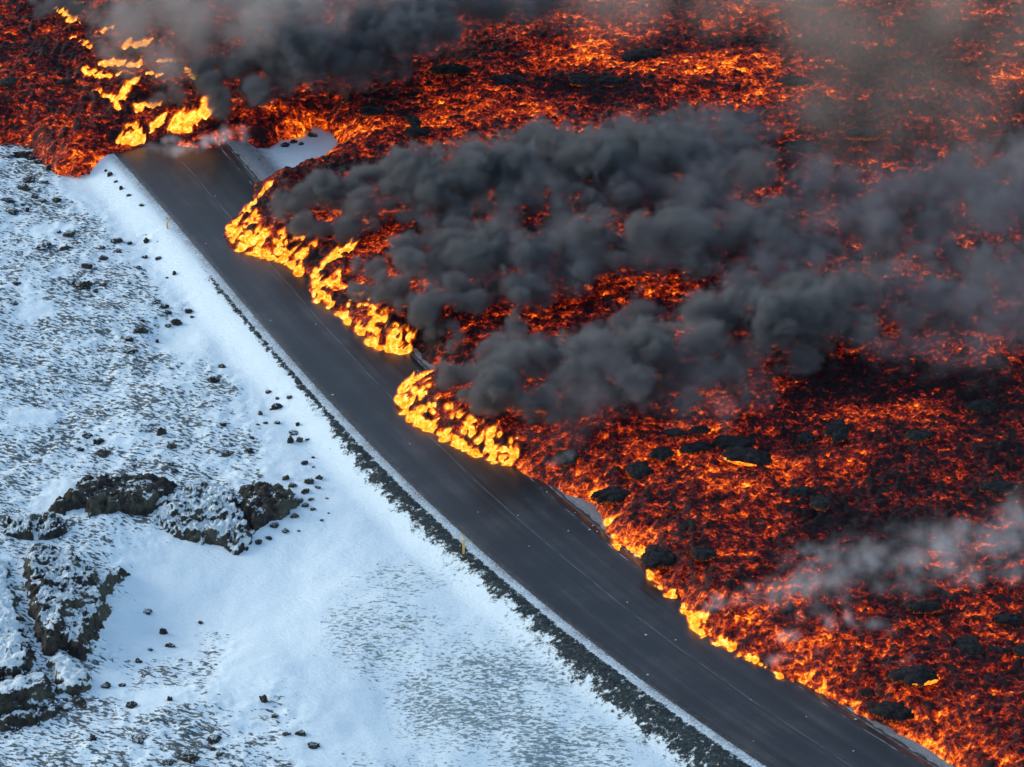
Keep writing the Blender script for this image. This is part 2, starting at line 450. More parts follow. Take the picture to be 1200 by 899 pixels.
HOT_PX = [(620, 125, 60, 22, .30), (700, 60, 60, 30, .25), (560, 140, 60, 20, .22), (460, 150, 70, 18, .16), (760, 80, 60, 25, .22), (900, 85, 35, 30, .35), (850, 75, 50, 20, .2), (1040, 480, 60, 18, .25), (1100, 510, 40, 35, .25), (980, 540, 40, 20, .28), (930, 555, 40, 20, .25),
          (760, 520, 70, 25, .22), (690, 550, 50, 20, .2), (820, 550, 80, 20, .14), (740, 620, 40, 25, .25), (790, 680, 40, 25, .2), (850, 740, 40, 25, .2), (920, 790, 60, 20, .22), (1000, 820, 60, 20, .18), (1030, 770, 60, 20, .15), (1090, 850, 60, 20, .18), (1170, 745, 40, 18, .25), (1140, 690, 40, 20, .15),
          (60, 130, 60, 35, .04), (110, 165, 40, 20, .06), (20, 90, 40, 14, .12), (90, 40, 20, 14, .0), (340, 125, 30, 22, .3), (420, 140, 40, 20, .25), (650, 340, 60, 12, .1), (780, 335, 40, 15, .25), (640, 370, 50, 14, .15), (450, 275, 30, 10, .15), (600, 280, 40, 30, .05), (1100, 880, 100, 25, .2), (950, 770, 90, 30, .12), (1090, 820, 90, 40, .10), (800, 600, 120, 40, .08), (1160, 620, 60, 30, .0)]
def lava_heat(x, y):
    h = np.full(np.shape(x), 0.358)
    for L, sgn in ((COOL_PX, -0.45), (HOT_PX, 0.62)):
        for px, py, rx, ry, a in L:
            cx, cy = at(px, py, 1.6); k = scale_at(py)
            h = h + sgn * a * np.exp(-(((x - cx) * k / rx) ** 2 + ((y - cy) * k * 0.5 / ry) ** 2))
    return h

def lava_top(x, y, fine=True):
    d, ins = polydist(x, y, LAVA)
    sd = np.where(ins, d, -d)
    sd = sd + 0.35 * fbm2(x / 1.3, y / 1.3, 3, 81)
    h = np.where(sd > 0, 0.15 + 1.25 * (1 - np.exp(-np.clip(sd, 0, 50) / 1.3)), 0.15 + sd * 1.6)
    w = smooth(0, 2.5, sd)
    h = h + w * (0.45 * fbm2(x / 9, y / 9, 3, 83) + 0.22 * fbm2(x / 2.2, y / 2.2, 3, 85)) + 0.25 * w
    ch = None
    if fine:
        # rubbly clinker: rounded billows separated by creases
        a = np.abs(perlin2(x / 0.85, y / 0.85, 91)); b = np.abs(perlin2(x / 0.42 + 5, y / 0.42, 92)); c = np.abs(perlin2(x / 0.21, y / 0.21 + 3, 93))
        ch = a * 0.5 + b * 0.33 + c * 0.17
        h = h + (0.15 + 0.85 * smooth(-0.2, 1.2, sd)) * (ch - 0.25) * 0.85
    return h, sd, ch

def build_lava():
    xs, ys = np.arange(-62, 62, 0.15), np.arange(114, 262, 0.21)
    X, Y = np.meshgrid(xs, ys)
    X = X + 0.05 * perlin2(X / 0.3, Y / 0.3, 7); 
    Z, sd, ch = lava_top(X, Y)
    zg = np.where(sd < 0.4, -0.6, -10)
    keep = (sd > -0.35).ravel()
    V = np.stack([X, Y, np.maximum(Z, zg)], -1).reshape(-1, 3)
    at_ = {'hotness': lava_heat(X, Y).ravel(), 'rubble': ch.ravel(), 'rim': np.clip(sd, -1, 10).ravel()}
    q = grid_faces(len(xs), len(ys), keep)
    V, q, at_ = compact(V, q, at_)
    me = mesh_np('lava_field', V, q, at_)
    m, nt, out = material('molten_lava'); g = G(nt)
    P = g.pos()
    warp = g.noise(P, 1.1, 3, 0.6, 0, 'Color')
    va = g.node('ShaderNodeVectorMath', operation='MULTIPLY_ADD'); g.put(va.inputs[0], warp); va.inputs[1].default_value = (0.7, 0.7, 0.5); g.put(va.inputs[2], P)
    Pw = va.outputs[0]
    n_big = g.noise(g.mapping(Pw, scale=(.75, 1, 1)), 0.27, 4, 0.6)
    n_mid = g.noise(g.mapping(Pw, scale=(.72, 1.15, 1), rot=(0, 0, -.25)), 1.1, 4, 0.6)
    n_fine = g.noise(g.mapping(Pw, scale=(.8, 1.1, 1), rot=(0, 0, -.25)), 3.0, 6, 0.66)
    n_tiny = g.noise(P, 7.5, 3, 0.7)
    crack = g.voronoi(Pw, 2.3, 'DISTANCE_TO_EDGE')
    crack = g.step(crack, 0.20, 0.0)
    rub = g.attr('rubble')
    h = g.attr('hotness')
    def term(v, c, k): return g.math('MULTIPLY', g.math('SUBTRACT', v, c), k)
    for v, c, k in ((n_big, .5, 1.1), (n_mid, .5, 1.15), (n_fine, .5, 1.35), (n_tiny, .5, .45), (crack, .25, .14), (rub, .24, -.6)):
        h = g.math('ADD', h, term(v, c, k))
    rim = g.step(g.attr('rim'), 0.9, -0.2)
    h = g.math('ADD', h, g.math('MULTIPLY', rim, 0.13))
    col = g.ramp(h, [(0.18, (0.0015, 0.0001, 0.0001)), (0.30, (0.010, 0.0004, 0.0004)), (0.41, (0.040, 0.0014, 0.0010)), (0.52, (0.12, 0.0065, 0.0012)), (0.64, (0.34, 0.024, 0.001)), (0.78, (0.76, 0.095, 0.003)), (0.98, (1.0, 0.29, 0.016))])
    st = g.math('ADD', 0.62, g.math('MULTIPLY', g.step(h, 0.70, 1.15), 0.9))
    crust = g.mix(n_fine, (0.004, 0.004, 0.005), (0.014, 0.013, 0.015))
    g.bsdf(out, crust, 0.7, g.bump(g.math('ADD', n_fine, g.math('MULTIPLY', n_tiny, .5)), 0.8, 0.12), 0.10, col, st)
    m.cycles.emission_sampling = 'NONE'
    tag(make_obj('lava_field', me, m), 'glowing red orange lava flow with black crust spreading over road and snow', 'lava', kind='structure')

RAFTS = [  # px, py, width px, height px, label
    (815, 523, 38, 17, 'oval black crust raft just left of the pair of large dark slabs'),
    (860, 517, 50, 26, 'large black crust slab, upper one of the big pair in the lower lava field'),
    (876, 538, 58, 19, 'long tilted black crust slab with glowing orange lower rim, under another large slab'),
    (775, 529, 24, 20, 'small round black crust raft between a blocky raft and an oval raft'),
    (750, 544, 28, 26, 'blocky squarish black crust raft right of the flat slab nearest the road bend'),
    (722, 565, 54, 24, 'flat wide black crust slab close to the snowy road shoulder'),
    (775, 637, 48, 30, 'large rounded black crust boulder at the lava front right of the single small flame'),
    (823, 646, 28, 20, 'small black crust lump beside the large rounded crust boulder at the lava front'),
    (789, 506, 32, 14, 'grey flat crust raft under thin smoke at the upper edge of the lower lava field'),
    (820, 500, 24, 11, 'small grey crust raft half veiled by smoke above the two large slabs'),
    (666, 525, 28, 20, 'dark crust lump in pale smoke just behind the burning front by the road'),
    (1072, 789, 54, 25, 'smooth domed grey black raft with a bright orange crescent at its lower right'),
    (1050, 814, 54, 22, 'wide black crust raft right below the smooth dome with the orange crescent'),
    (981, 802, 33, 15, 'flat black crust slab on the lava edge closest to the lower right road shoulder'),
    (1017, 795, 20, 10, 'small brown grey crust raft between the edge slab and the smooth dome'),
    (1080, 854, 54, 16, 'flat rectangular black slab near the bottom of the lava field'),
    (1132, 754, 36, 26, 'rough black crust mound with streaked sides below the white steam on the right'),
    (1182, 720, 36, 17, 'black oval crust raft at the right border just below the steam'),
    (1170, 760, 26, 11, 'thin black crust raft next to the rough streaked mound'),
    (1197, 761, 20, 14, 'black crust raft cut by the right border of the picture'),
    (1085, 711, 38, 15, 'dark crust slab veiled by steam above a short orange streak'),
    (939, 572, 30, 17, 'dark oval crust raft under a bright orange patch in the middle of the lava'),
    (980, 507, 26, 28, 'tall black crust block beneath the lower edge of the dark smoke'),
    (945, 511, 20, 18, 'squat black crust block left of a taller crust block'),
    (1150, 477, 38, 20, 'broad black crust raft near the right border below the dark smoke'),
    (1170, 570, 40, 20, 'broad black crust raft near the right border above the steam'),
    (962, 587, 26, 20, 'bluish black crust lump directly below the dark oval raft'),
    (1075, 517, 30, 17, 'black crust raft inside the brightest orange patch of the right lava field'),
    (529, 82, 44, 16, 'flat brown black crust raft ringed by orange lava in the upper lava stream'),
    (588, 95, 34, 19, 'jagged round crust raft on the brightest orange stretch of the upper lava stream'),
    (312, 151, 28, 28, 'dark domed crust block beside the snow patch at the end of the road'),
    (489, 157, 34, 11, 'thin black crust sliver at the lower edge of the upper lava stream'),
    (485, 141, 15, 22, 'narrow upright crust block above a thin black sliver'),
    (437, 128, 36, 16, 'slanting dark crust bank running up right in the upper lava stream'),
    (536, 137, 16, 8, 'tiny black crust raft below the two ringed rafts of the upper stream'),
    (27, 145, 46, 20, 'long grey crust raft touching the snow at the left border'),
    (77, 94, 24, 11, 'black crust raft left of the fires at the top left'),
    (10, 94, 20, 16, 'black crust raft at the left border of the upper left lava'),
    (750, 60, 50, 20, 'large ragged black crust island near the top of the upper lava'),
    (682, 94, 28, 18, 'ragged black crust island left of a longer black island'),
    (715, 98, 40, 13, 'long black crust island below the large ragged one'),
    (934, 96, 38, 12, 'grey flat raft at the right end of the bright upper lava'),
    (1010, 161, 40, 18, 'olive brown raft in the hazy dull red lava at upper right'),
    (957, 2, 50, 14, 'grey raft at the top border of the picture'),
    (940, 177, 52, 12, 'long thin brown raft at the top of the dark smoke'),
    (872, 137, 40, 12, 'dark flat raft poking out above the wide smoke bank'),
]
def build_rafts():
    m, nt, out = material('lava_crust'); g = G(nt)
    P = g.pos(); n = g.noise(P, 2.2, 6, 0.65); f = g.noise(P, 9, 4, 0.7)
    col = g.ramp(g.math('ADD', g.math('MULTIPLY', n, .6), g.math('MULTIPLY', f, .4)), [(0.36, (0.007, 0.007, 0.009)), (0.52, (0.022, 0.022, 0.025)), (0.68, (0.060, 0.058, 0.058))])
    # thin glowing cracks at the waterline of the raft
    e = g.math('MULTIPLY', g.step(g.attr('low'), 0.12, -0.1), g.step(f, 0.46, 0.7))
    g.bsdf(out, col, 0.8, g.bump(g.math('ADD', n, f), 1.0, 0.2), 0.12, (1.0, 0.17, 0.012, 1), g.math('MULTIPLY', e, 0.35))
    m.cycles.emission_sampling = 'NONE'
    mr, nt, out = material('molten_rim'); g = G(nt)
    e = g.node('ShaderNodeEmission'); g.put(e.inputs[0], g.ramp(g.noise(g.pos(), 4, 3, .6), [(.35, (0.55, 0.06, 0.004)), (.5, (0.9, 0.19, 0.012)), (.65, (1.0, 0.34, 0.03))])); e.inputs[1].default_value = 1.0
    nt.links.new(e.outputs[0], out.inputs['Surface'])
    V0, T = ico(4)
    for i, (px, py, w, hp, label) in enumerate(RAFTS):
        k = scale_at(py)
        x, y = at(px, py + hp * 0.12, 1.7)
        zt, _, _ = lava_top(np.array([float(x)]), np.array([float(y)]), False)
        tall = min(0.24 * w / k * (1.5 if hp > 0.8 * w else 1.0), 0.75)
        a = w / k * 0.5; b = max((hp / k - tall * 0.7) * 0.5 / 0.5, a * 0.55)
        ang = np.arctan2(V0[:, 1], V0[:, 0])
        s = 1 + 0.34 * perlin2(np.cos(ang) * 1.6 + i * 7.3, np.sin(ang) * 1.6 + 3.1 * i, 5) + 0.22 * perlin2(np.cos(ang) * 5 + i * 3.3, np.sin(ang) * 5, 6)
        P3 = V0.copy()
        r = np.hypot(V0[:, 0], V0[:, 1])
        zz = np.sign(V0[:, 2]) * np.abs(V0[:, 2]) ** 0.75
        nz = perlin3(V0[:, 0] * 2.4 + i, V0[:, 1] * 2.4, V0[:, 2] * 2.4, 3) * 0.55 + perlin3(V0[:, 0] * 6 + i, V0[:, 1] * 6, V0[:, 2] * 6, 4) * 0.3 + np.abs(perlin3(V0[:, 0] * 13 + i, V0[:, 1] * 13, V0[:, 2] * 13, 4)) * 0.18
        P3[:, 0] = V0[:, 0] * a * s * (1 + 0.12 * nz); P3[:, 1] = V0[:, 1] * b * s * (1 + 0.12 * nz)
        P3[:, 2] = zz * tall * 0.62 * (1 + 0.9 * nz)
        me = mesh_np('crust_raft', P3, T, {'low': P3[:, 2]})
        o = make_obj('crust_raft', me, m)
        o.location = (float(x), float(y), float(zt[0]) + 0.04)
        o.rotation_euler = (random.uniform(-.06, .06), random.uniform(-.06, .06), random.uniform(-.3, .3))
        tag(o, label, 'crust raft', 'black crust rafts on the lava')
        arc = {(876, 538): (3.5, 5.3), (1072, 789): (4.5, 6.25)}.get((px, py))
        if arc:
            th = np.linspace(arc[0], arc[1], 40); ph = np.linspace(0, 2 * math.pi, 9)[:-1]
            TH, PH = np.meshgrid(th, ph, indexing='ij')
            rr_ = 0.075 * np.sin(np.pi * (TH - arc[0]) / (arc[1] - arc[0])) ** 0.6 * (1 + 0.5 * perlin2(TH * 9, PH * 0, 3)) + 0.015
            cx_, cy_ = a * 1.04 * np.cos(TH), b * 1.06 * np.sin(TH)
            Vr = np.stack([cx_ + np.cos(TH) * np.cos(PH) * rr_, cy_ + np.sin(TH) * np.cos(PH) * rr_ * 1.6, 0.02 + np.sin(PH) * rr_], -1).reshape(-1, 3)
            nph = len(ph); ii = np.arange(39)[:, None] * nph; jj = np.arange(nph)[None, :]
            Fr = np.stack([ii + jj, ii + (jj + 1) % nph, ii + nph + (jj + 1) % nph, ii + nph + jj], -1).reshape(-1, 4)
            rim_o = make_obj('molten_rim', mesh_np('molten_rim', Vr, Fr), mr, o)

# ------------------------------------------------------------------ volumes: density computed here, stored on points, read into a fog grid
def fog_object(name, D, lo, hi, mat, parent=None):
    nx, ny, nz = D.shape
    xs, ys, zs = (np.linspace(lo[i], hi[i], D.shape[i]) for i in range(3))
    X, Y, Z = np.meshgrid(xs, ys, zs, indexing='ij')
    me = bpy.data.meshes.new(name)
    me.vertices.add(D.size); me.vertices.foreach_set('co', np.stack([X, Y, Z], -1).astype(np.float32).ravel())
    a = me.attributes.new('fog', 'FLOAT', 'POINT'); a.data.foreach_set('value', D.astype(np.float32).ravel())
    me.update()
    o = bpy.data.objects.new(name, me); C.objects.link(o); me.materials.append(mat)
    if parent: o.parent = parent
    ng = bpy.data.node_groups.new(name, 'GeometryNodeTree')
    ng.interface.new_socket('Geometry', in_out='INPUT', socket_type='NodeSocketGeometry')
    ng.interface.new_socket('Geometry', in_out='OUTPUT', socket_type='NodeSocketGeometry')
    N = ng.nodes.new; Lk = ng.links.new
    gi, go = N('NodeGroupInput'), N('NodeGroupOutput')
    vc = N('GeometryNodeVolumeCube')
    vc.inputs['Min'].default_value = lo; vc.inputs['Max'].default_value = hi
    for ax, n in zip('XYZ', D.shape): vc.inputs['Resolution ' + ax].default_value = n
    p = N('GeometryNodeInputPosition'); sp = N('ShaderNodeSeparateXYZ'); Lk(p.outputs[0], sp.inputs[0])
    def mth(op, a, b):
        n = N('ShaderNodeMath'); n.operation = op
        for s_, v in ((n.inputs[0], a), (n.inputs[1], b)):
            if isinstance(v, (int, float)): s_.default_value = v
            else: Lk(v, s_)
        return n.outputs[0]
    idx = []
    for i in range(3):
        f = mth('MULTIPLY', mth('SUBTRACT', sp.outputs[i], float(lo[i])), (D.shape[i] - 1) / (hi[i] - lo[i]))
        idx.append(mth('ROUND', f, 0.0))
    lin = mth('ADD', mth('MULTIPLY', mth('ADD', mth('MULTIPLY', idx[0], float(ny)), idx[1]), float(nz)), idx[2])
    fi = N('FunctionNodeFloatToInt'); Lk(lin, fi.inputs[0])
    na = N('GeometryNodeInputNamedAttribute'); na.data_type = 'FLOAT'; na.inputs['Name'].default_value = 'fog'
    si = N('GeometryNodeSampleIndex'); si.data_type = 'FLOAT'; si.domain = 'POINT'; si.clamp = True
    Lk(gi.outputs[0], si.inputs['Geometry']); Lk(na.outputs[0], si.inputs['Value']); Lk(fi.outputs[0], si.inputs['Index'])
    Lk(si.outputs[0], vc.inputs['Density'])
    sm = N('GeometryNodeSetMaterial'); sm.inputs['Material'].default_value = mat
    Lk(vc.outputs[0], sm.inputs['Geometry']); Lk(sm.outputs[0], go.inputs[0])
    md = o.modifiers.new('fog', 'NODES'); md.node_group = ng
    return o

def chain(pts, n_per=2.2, jit=0.45, rz=1.0):
    """puffs along a chain of (px, py, r_px, z, w); returns world centres, radii, weights"""
    out = []
    for (a, b) in zip(pts[:-1], pts[1:]):
        L = math.hypot(b[0] - a[0], b[1] - a[1]); n = max(1, int(round(L / ((a[2] + b[2]) / 2) * n_per)))
        for i in range(n):
            t = (i + RNG.random()) / n
            px, py, r, z, w = (a[j] + (b[j] - a[j]) * t for j in range(5))
            r *= RNG.uniform(0.6, 1.15)
            px += RNG.normal() * jit * r; py += RNG.normal() * jit * r * 0.55; z += RNG.normal() * r / 18 * 0.25
            x, y = at(px, py, z)
            out.append((float(x), float(y), z, r / scale_at(py), w))
    return out

def puff_density(puffs, vox, seed, pad=1.0, warp=0.55, sharp=0.30, zmin=0.3, flat=1.0):
    P = np.array(puffs)
    lo = P[:, :3].min(0) - P[:, 3].max() - pad; hi = P[:, :3].max(0) + P[:, 3].max() + pad
    lo[2] = max(lo[2], zmin)
    n = np.ceil((hi - lo) / vox).astype(int) + 1
    hi = lo + (n - 1) * vox
    ax = [lo[i] + np.arange(n[i]) * vox for i in range(3)]
    X, Y, Z = (a.astype(np.float32) for a in np.meshgrid(*ax, indexing='ij'))
    val = np.full(X.shape, -1.0, np.float32)
    wgt = np.zeros(X.shape, np.float32); wsum = np.full(X.shape, 1e-4, np.float32)
    for (x, y, z, r, w) in puffs:
        R = r * 1.7
        s = tuple(slice(max(0, int((c - R - lo[i]) / vox)), int((c + R - lo[i]) / vox) + 2) for i, c in enumerate((x, y, z)))
        d = 1 - np.sqrt((X[s] - x) ** 2 + (Y[s] - y) ** 2 + ((Z[s] - z) / flat) ** 2) / r
        # smooth union
        a = val[s]; k = 0.35
        hh = np.clip(0.5 + 0.5 * (d - a) / k, 0, 1)
        val[s] = a + (d - a) * hh + k * hh * (1 - hh)
        ww = np.exp(3 * d); wgt[s] += ww * w; wsum[s] += ww
    m = val > -0.9
    x, y, z = X[m], Y[m], Z[m]
    lump = np.zeros(x.shape, np.float32); amp = 1.0; sc = 1 / 1.9
    wx = perlin3(x / 3.5, y / 3.5, z / 3.5, seed + 50) * 1.2
    for i in range(5):
        lump += amp * (np.abs(perlin3((x + wx) * sc, (y - wx) * sc, (z * 1.1 + wx) * sc, seed + i)) * 2.4 - 0.55)
        sc *= 2.05; amp *= 0.62
    D = np.zeros(X.shape, np.float32)
    v = val[m] + warp * lump
    D[m] = smooth(0.02, sharp, v) * (0.55 + 0.9 * np.clip(v, 0, 1.2)) * (wgt[m] / wsum[m])
    D[D < 0.004] = 0
    D[0] = D[-1] = 0; D[:, 0] = D[:, -1] = 0; D[:, :, -1] = 0
    return D, tuple(map(float, lo)), tuple(map(float, hi))

def smoke_mat(name, color, density, aniso=0.0):
    m, nt, out = material(name); g = G(nt)
    v = g.node('ShaderNodeVolumePrincipled')
    v.inputs['Color'].default_value = (*color, 1); v.inputs['Density'].default_value = density; v.inputs['Anisotropy'].default_value = aniso
    nt.links.new(v.outputs[0], out.inputs['Volume'])
    return m

SMOKES = [
    ('dark_smoke', 'wide bank of dark grey billowing smoke drifting right over the burning lava front', (0.195, 0.205, 0.215), 2.1, 0.20, dict(warp=.50, sharp=.36), [
        [(318, 246, 12, 2.6, .9), (350, 236, 22, 3.2, 1), (420, 220, 28, 4.2, 1), (500, 205, 32, 4.5, 1), (590, 190, 36, 5, .9), (660, 190, 38, 5.2, .7), (740, 185, 38, 5.2, .55), (820, 190, 38, 5, .4), (890, 205, 38, 5, .3)],
        [(350, 262, 14, 2.4, 1), (400, 268, 20, 2.6, 1), (440, 258, 18, 2.8, .9)],
        [(498, 392, 10, 1.6, 1.3), (512, 388, 15, 2.0, 1.3), (530, 384, 13, 2.2, 1.1)],
        [(425, 318, 15, 2.6, 1), (470, 305, 22, 3.2, 1), (540, 292, 28, 3.8, 1), (600, 300, 30, 4.2, .9), (670, 285, 32, 4.5, .7), (750, 275, 34, 4.8, .5), (840, 265, 36, 4.8, .4), (930, 270, 36, 4.8, .3)],
        [(405, 335, 12, 2.2, 1), (460, 345, 17, 2.6, 1), (520, 350, 20, 3, 1), (580, 345, 20, 3.2, .8), (640, 332, 18, 3.2, .5)],
        [(515, 445, 14, 2.4, 1), (560, 437, 22, 3, 1), (620, 432, 28, 3.5, 1), (690, 412, 32, 4, 1), (760, 400, 34, 4.3, 1), (830, 380, 40, 4.6, 1), (900, 368, 42, 4.8, .9), (980, 365, 40, 4.8, .5), (1060, 370, 36, 4.8, .3)],
        [(545, 470, 12, 2.2, .9), (600, 474, 18, 2.6, .9), (660, 470, 20, 3, .7), (730, 460, 22, 3, .6), (800, 450, 24, 3.2, .6), (870, 436, 24, 3.2, .5)],
    ]),
    ('black_smoke', 'blackish smoke cloud rising above the fires at the end of the road', (0.165, 0.18, 0.195), 1.7, 0.25, dict(warp=.5, sharp=.34), [
        [(262, 128, 14, 2.6, 1), (250, 108, 20, 3.4, 1), (255, 85, 26, 4, 1), (300, 75, 32, 5, 1), (345, 65, 36, 5.5, .9), (400, 70, 32, 5.5, .6), (440, 45, 34, 6, .8), (490, 22, 36, 6, .85), (560, 8, 34, 6, .6), (640, 0, 30, 6, .4)],
        [(290, 105, 18, 3.4, 1), (340, 95, 24, 4, .7), (400, 85, 24, 4.5, .4), (470, 72, 22, 4.5, .3)],
        [(192, 120, 10, 2.4, .7), (208, 108, 10, 2.6, .8), (180, 122, 8, 2.4, .5)],
        [(95, 8, 16, 3, .7), (60, 4, 16, 3, .6), (40, 10, 14, 3, .5)],
    ]),
    ('grey_smoke', 'pale grey thin smoke drifting along the top of the picture above the left fires', (0.42, 0.40, 0.39), 0.34, 0.45, dict(warp=.35, sharp=.6), [
        [(120, 50, 22, 4, .6), (150, 35, 30, 5, .8), (200, 25, 40, 6, 1), (270, 15, 45, 7, 1), (340, 5, 48, 7, 1), (420, -5, 48, 7, .9), (500, -15, 45, 7, .6)],
        [(130, 75, 22, 4, .5), (170, 60, 26, 4, .8), (215, 55, 30, 4.5, .9), (190, 80, 24, 4, .7), (240, 40, 36, 5, 1)],
        [(110, 20, 24, 4, .6), (180, -5, 40, 6, 1), (280, -15, 45, 7, 1), (420, 20, 40, 7, .8)],
    ]),
    ('brown_haze', 'brownish translucent smoke veil over the distant dull red lava at upper right', (0.60, 0.50, 0.43), 0.06, 0.8, dict(warp=.12, sharp=1.0), [
        [(560, 0, 60, 6, .9), (660, -5, 70, 6, 1.0), (760, 0, 75, 6, 1.1), (860, -10, 80, 6, 1.0), (960, 10, 90, 6, .9), (1060, 40, 100, 6, 1.0), (1150, 40, 100, 6, 1.0), (1240, 30, 90, 6, .9)],
        [(950, 100, 80, 5, .6), (1040, 100, 90, 5, .8), (1140, 120, 90, 5, .7), (1230, 130, 80, 5, .7)],
        [(930, 175, 60, 4, .5), (1030, 185, 70, 4, .5), (1130, 180, 70, 4, .5)],
    ]),
    ('grey_haze', 'thin bluish grey smoke veil over the dim lava at the right border', (0.27, 0.27, 0.29), 0.24, 0.5, dict(warp=.6, sharp=.8), [
        [(1000, 260, 50, 4, .8), (1080, 250, 60, 4.5, .9), (1160, 240, 65, 5, 1), (1230, 230, 65, 5, 1)],
        [(960, 330, 50, 4, .8), (1050, 330, 60, 4, .9), (1140, 340, 65, 4.5, .9), (1230, 340, 65, 4.5, .9)],
        [(1000, 400, 36, 3.5, .7), (1090, 400, 42, 3.5, .7), (1200, 390, 45, 4, .6)],
        [(760, 480, 26, 3, .8), (830, 478, 28, 3, .9), (890, 460, 28, 3, .8)],
        [(640, 505, 20, 2.6, .8), (690, 500, 20, 2.6, .5), (610, 515, 12, 2.4, .7)],
        [(840, 135, 30, 3.5, .9), (880, 150, 35, 3.5, .9), (900, 130, 25, 3.5, .5)],
    ]),
    ('white_steam', 'white steam wisps drifting over the dark lava at lower right', (0.80, 0.83, 0.88), 0.50, 0.22, dict(warp=.62, sharp=1.3), [
        [(830, 712, 8, 2.4, .8), (870, 700, 12, 2.8, .8), (920, 692, 17, 3, .8), (970, 680, 20, 3.2, .8), (1020, 664, 24, 3.6, .7), (1080, 646, 28, 4, .6), (1140, 630, 28, 4.2, .45), (1215, 610, 34, 4.5, .6)],
        [(880, 700, 26, 3, .22), (960, 680, 34, 3.4, .25), (1050, 655, 40, 3.8, .28), (1140, 640, 44, 4, .30), (1230, 625, 44, 4.2, .30)],
        [(1040, 690, 18, 3, .35), (1100, 680, 20, 3, .4), (1170, 665, 24, 3.4, .4), (1220, 650, 24, 3.4, .4)],
        [(962, 742, 7, 2.4, 1), (975, 733, 9, 2.6, 1), (995, 725, 11, 2.8, .9), (1020, 732, 11, 2.9, .6), (1045, 735, 9, 3, .4)],
        [(900, 752, 8, 2.2, .8), (920, 745, 9, 2.4, .8), (935, 742, 7, 2.4, .5)],
        [(900, 772, 8, 2, .6), (945, 768, 9, 2.2, .5), (965, 765, 8, 2.2, .4)],
        [(1035, 778, 8, 2.2, .6), (1055, 774, 9, 2.4, .6), (1075, 770, 7, 2.4, .4)],
        [(640, 548, 7, 2, .7), (655, 540, 9, 2.2, .8), (668, 530, 9, 2.4, .8)],
        [(165, 174, 8, 1.0, 1.2), (195, 168, 10, 1.2, 1.6), (230, 168, 12, 1.4, 1.8), (262, 162, 12, 1.8, 1.6), (282, 148, 10, 2.2, .9)],
        [(960, 655, 10, 2.8, .6), (940, 640, 12, 3, .7), (930, 630, 8, 3, .4)],
    ]),
]
SMOKE_PX = [(316, 250), (330, 228), (420, 192), (500, 172), (560, 158), (640, 132), (720, 138), (830, 122), (900, 145), (960, 190), (1050, 205), (1100, 175), (1230, 140), (1230, 415), (1100, 398), (1000, 415), (940, 436), (860, 465), (760, 480), (650, 495), (585, 498),
            (548, 478), (520, 450), (545, 412), (505, 392), (485, 380), (425, 345), (410, 325), (435, 300), (385, 275), (345, 268)]
GAPS_PX = [(452, 272, 36, 9), (615, 262, 20, 10), (760, 332, 70, 13), (690, 350, 50, 8), (640, 366, 40, 8), (566, 384, 26, 12), (655, 384, 14, 9), (776, 390, 20, 9), (990, 318, 34, 12), (1160, 278, 45, 10), (895, 205, 40, 9), (1060, 330, 22, 18)]
def fill_puffs(n, rlo, rhi, wfun, gapk=1.0, seed=1):
    r = np.random.default_rng(seed); out = []
    P = SMOKE_PX
    while len(out) < n:
        px, py = r.uniform(310, 1230), r.uniform(120, 500)
        d, ins = polydist(np.array([px]), np.array([py]), P)
        if not ins[0]: continue
        rad = r.uniform(rlo, rhi) * (0.45 + 0.55 * min(1, (px - 300) / 350)) * min(1.0, 0.45 + float(d[0]) / 45)
        if any(((px - gx) / (gw + gapk * rad * .7)) ** 2 + ((py - gy) / (gh + gapk * rad * .7)) ** 2 < 1 for gx, gy, gw, gh in GAPS_PX): continue
        z = 1.6 + r.uniform(.6, 1.0) * rad / scale_at(py) + r.uniform(0, 1.6) * min(1, float(d[0]) / 40)
        x, y = at(px, py, z)
        out.append((float(x), float(y), z, rad / scale_at(py), wfun(px, py)))
    return out

def build_smoke():
    for i, (name, label, color, dens, vox, kw, chains) in enumerate(SMOKES):
        puffs = [p for c in chains for p in chain(c, 5.0 if name == 'white_steam' else 3.0, 0.55)]
        if name == 'dark_smoke':
            puffs = [p for p in puffs if RNG.random() < 0.75]
            wf = lambda px, py: np.interp(px, [300, 600, 800, 950, 1200], [1.0, .95, .70, .40, .36])
            puffs += fill_puffs(560, 11, 29, wf, 0.75, 5) + fill_puffs(420, 6, 12, lambda px, py: 1.2 * wf(px, py), 0.9, 15)
        if name == 'grey_haze':
            puffs += fill_puffs(150, 26, 52, lambda px, py: np.interp(px, [300, 800, 1000], [.5, .9, 1.9]), 0.5, 6)
        D, lo, hi = puff_density(puffs, vox, 100 + 13 * i, **kw)
        m = smoke_mat(name, color, dens)
        o = fog_object(name, D, lo, hi, m)
        print(name, D.shape, D.size, float((D > 0).mean()))
        tag(o, label, 'smoke', kind='stuff')


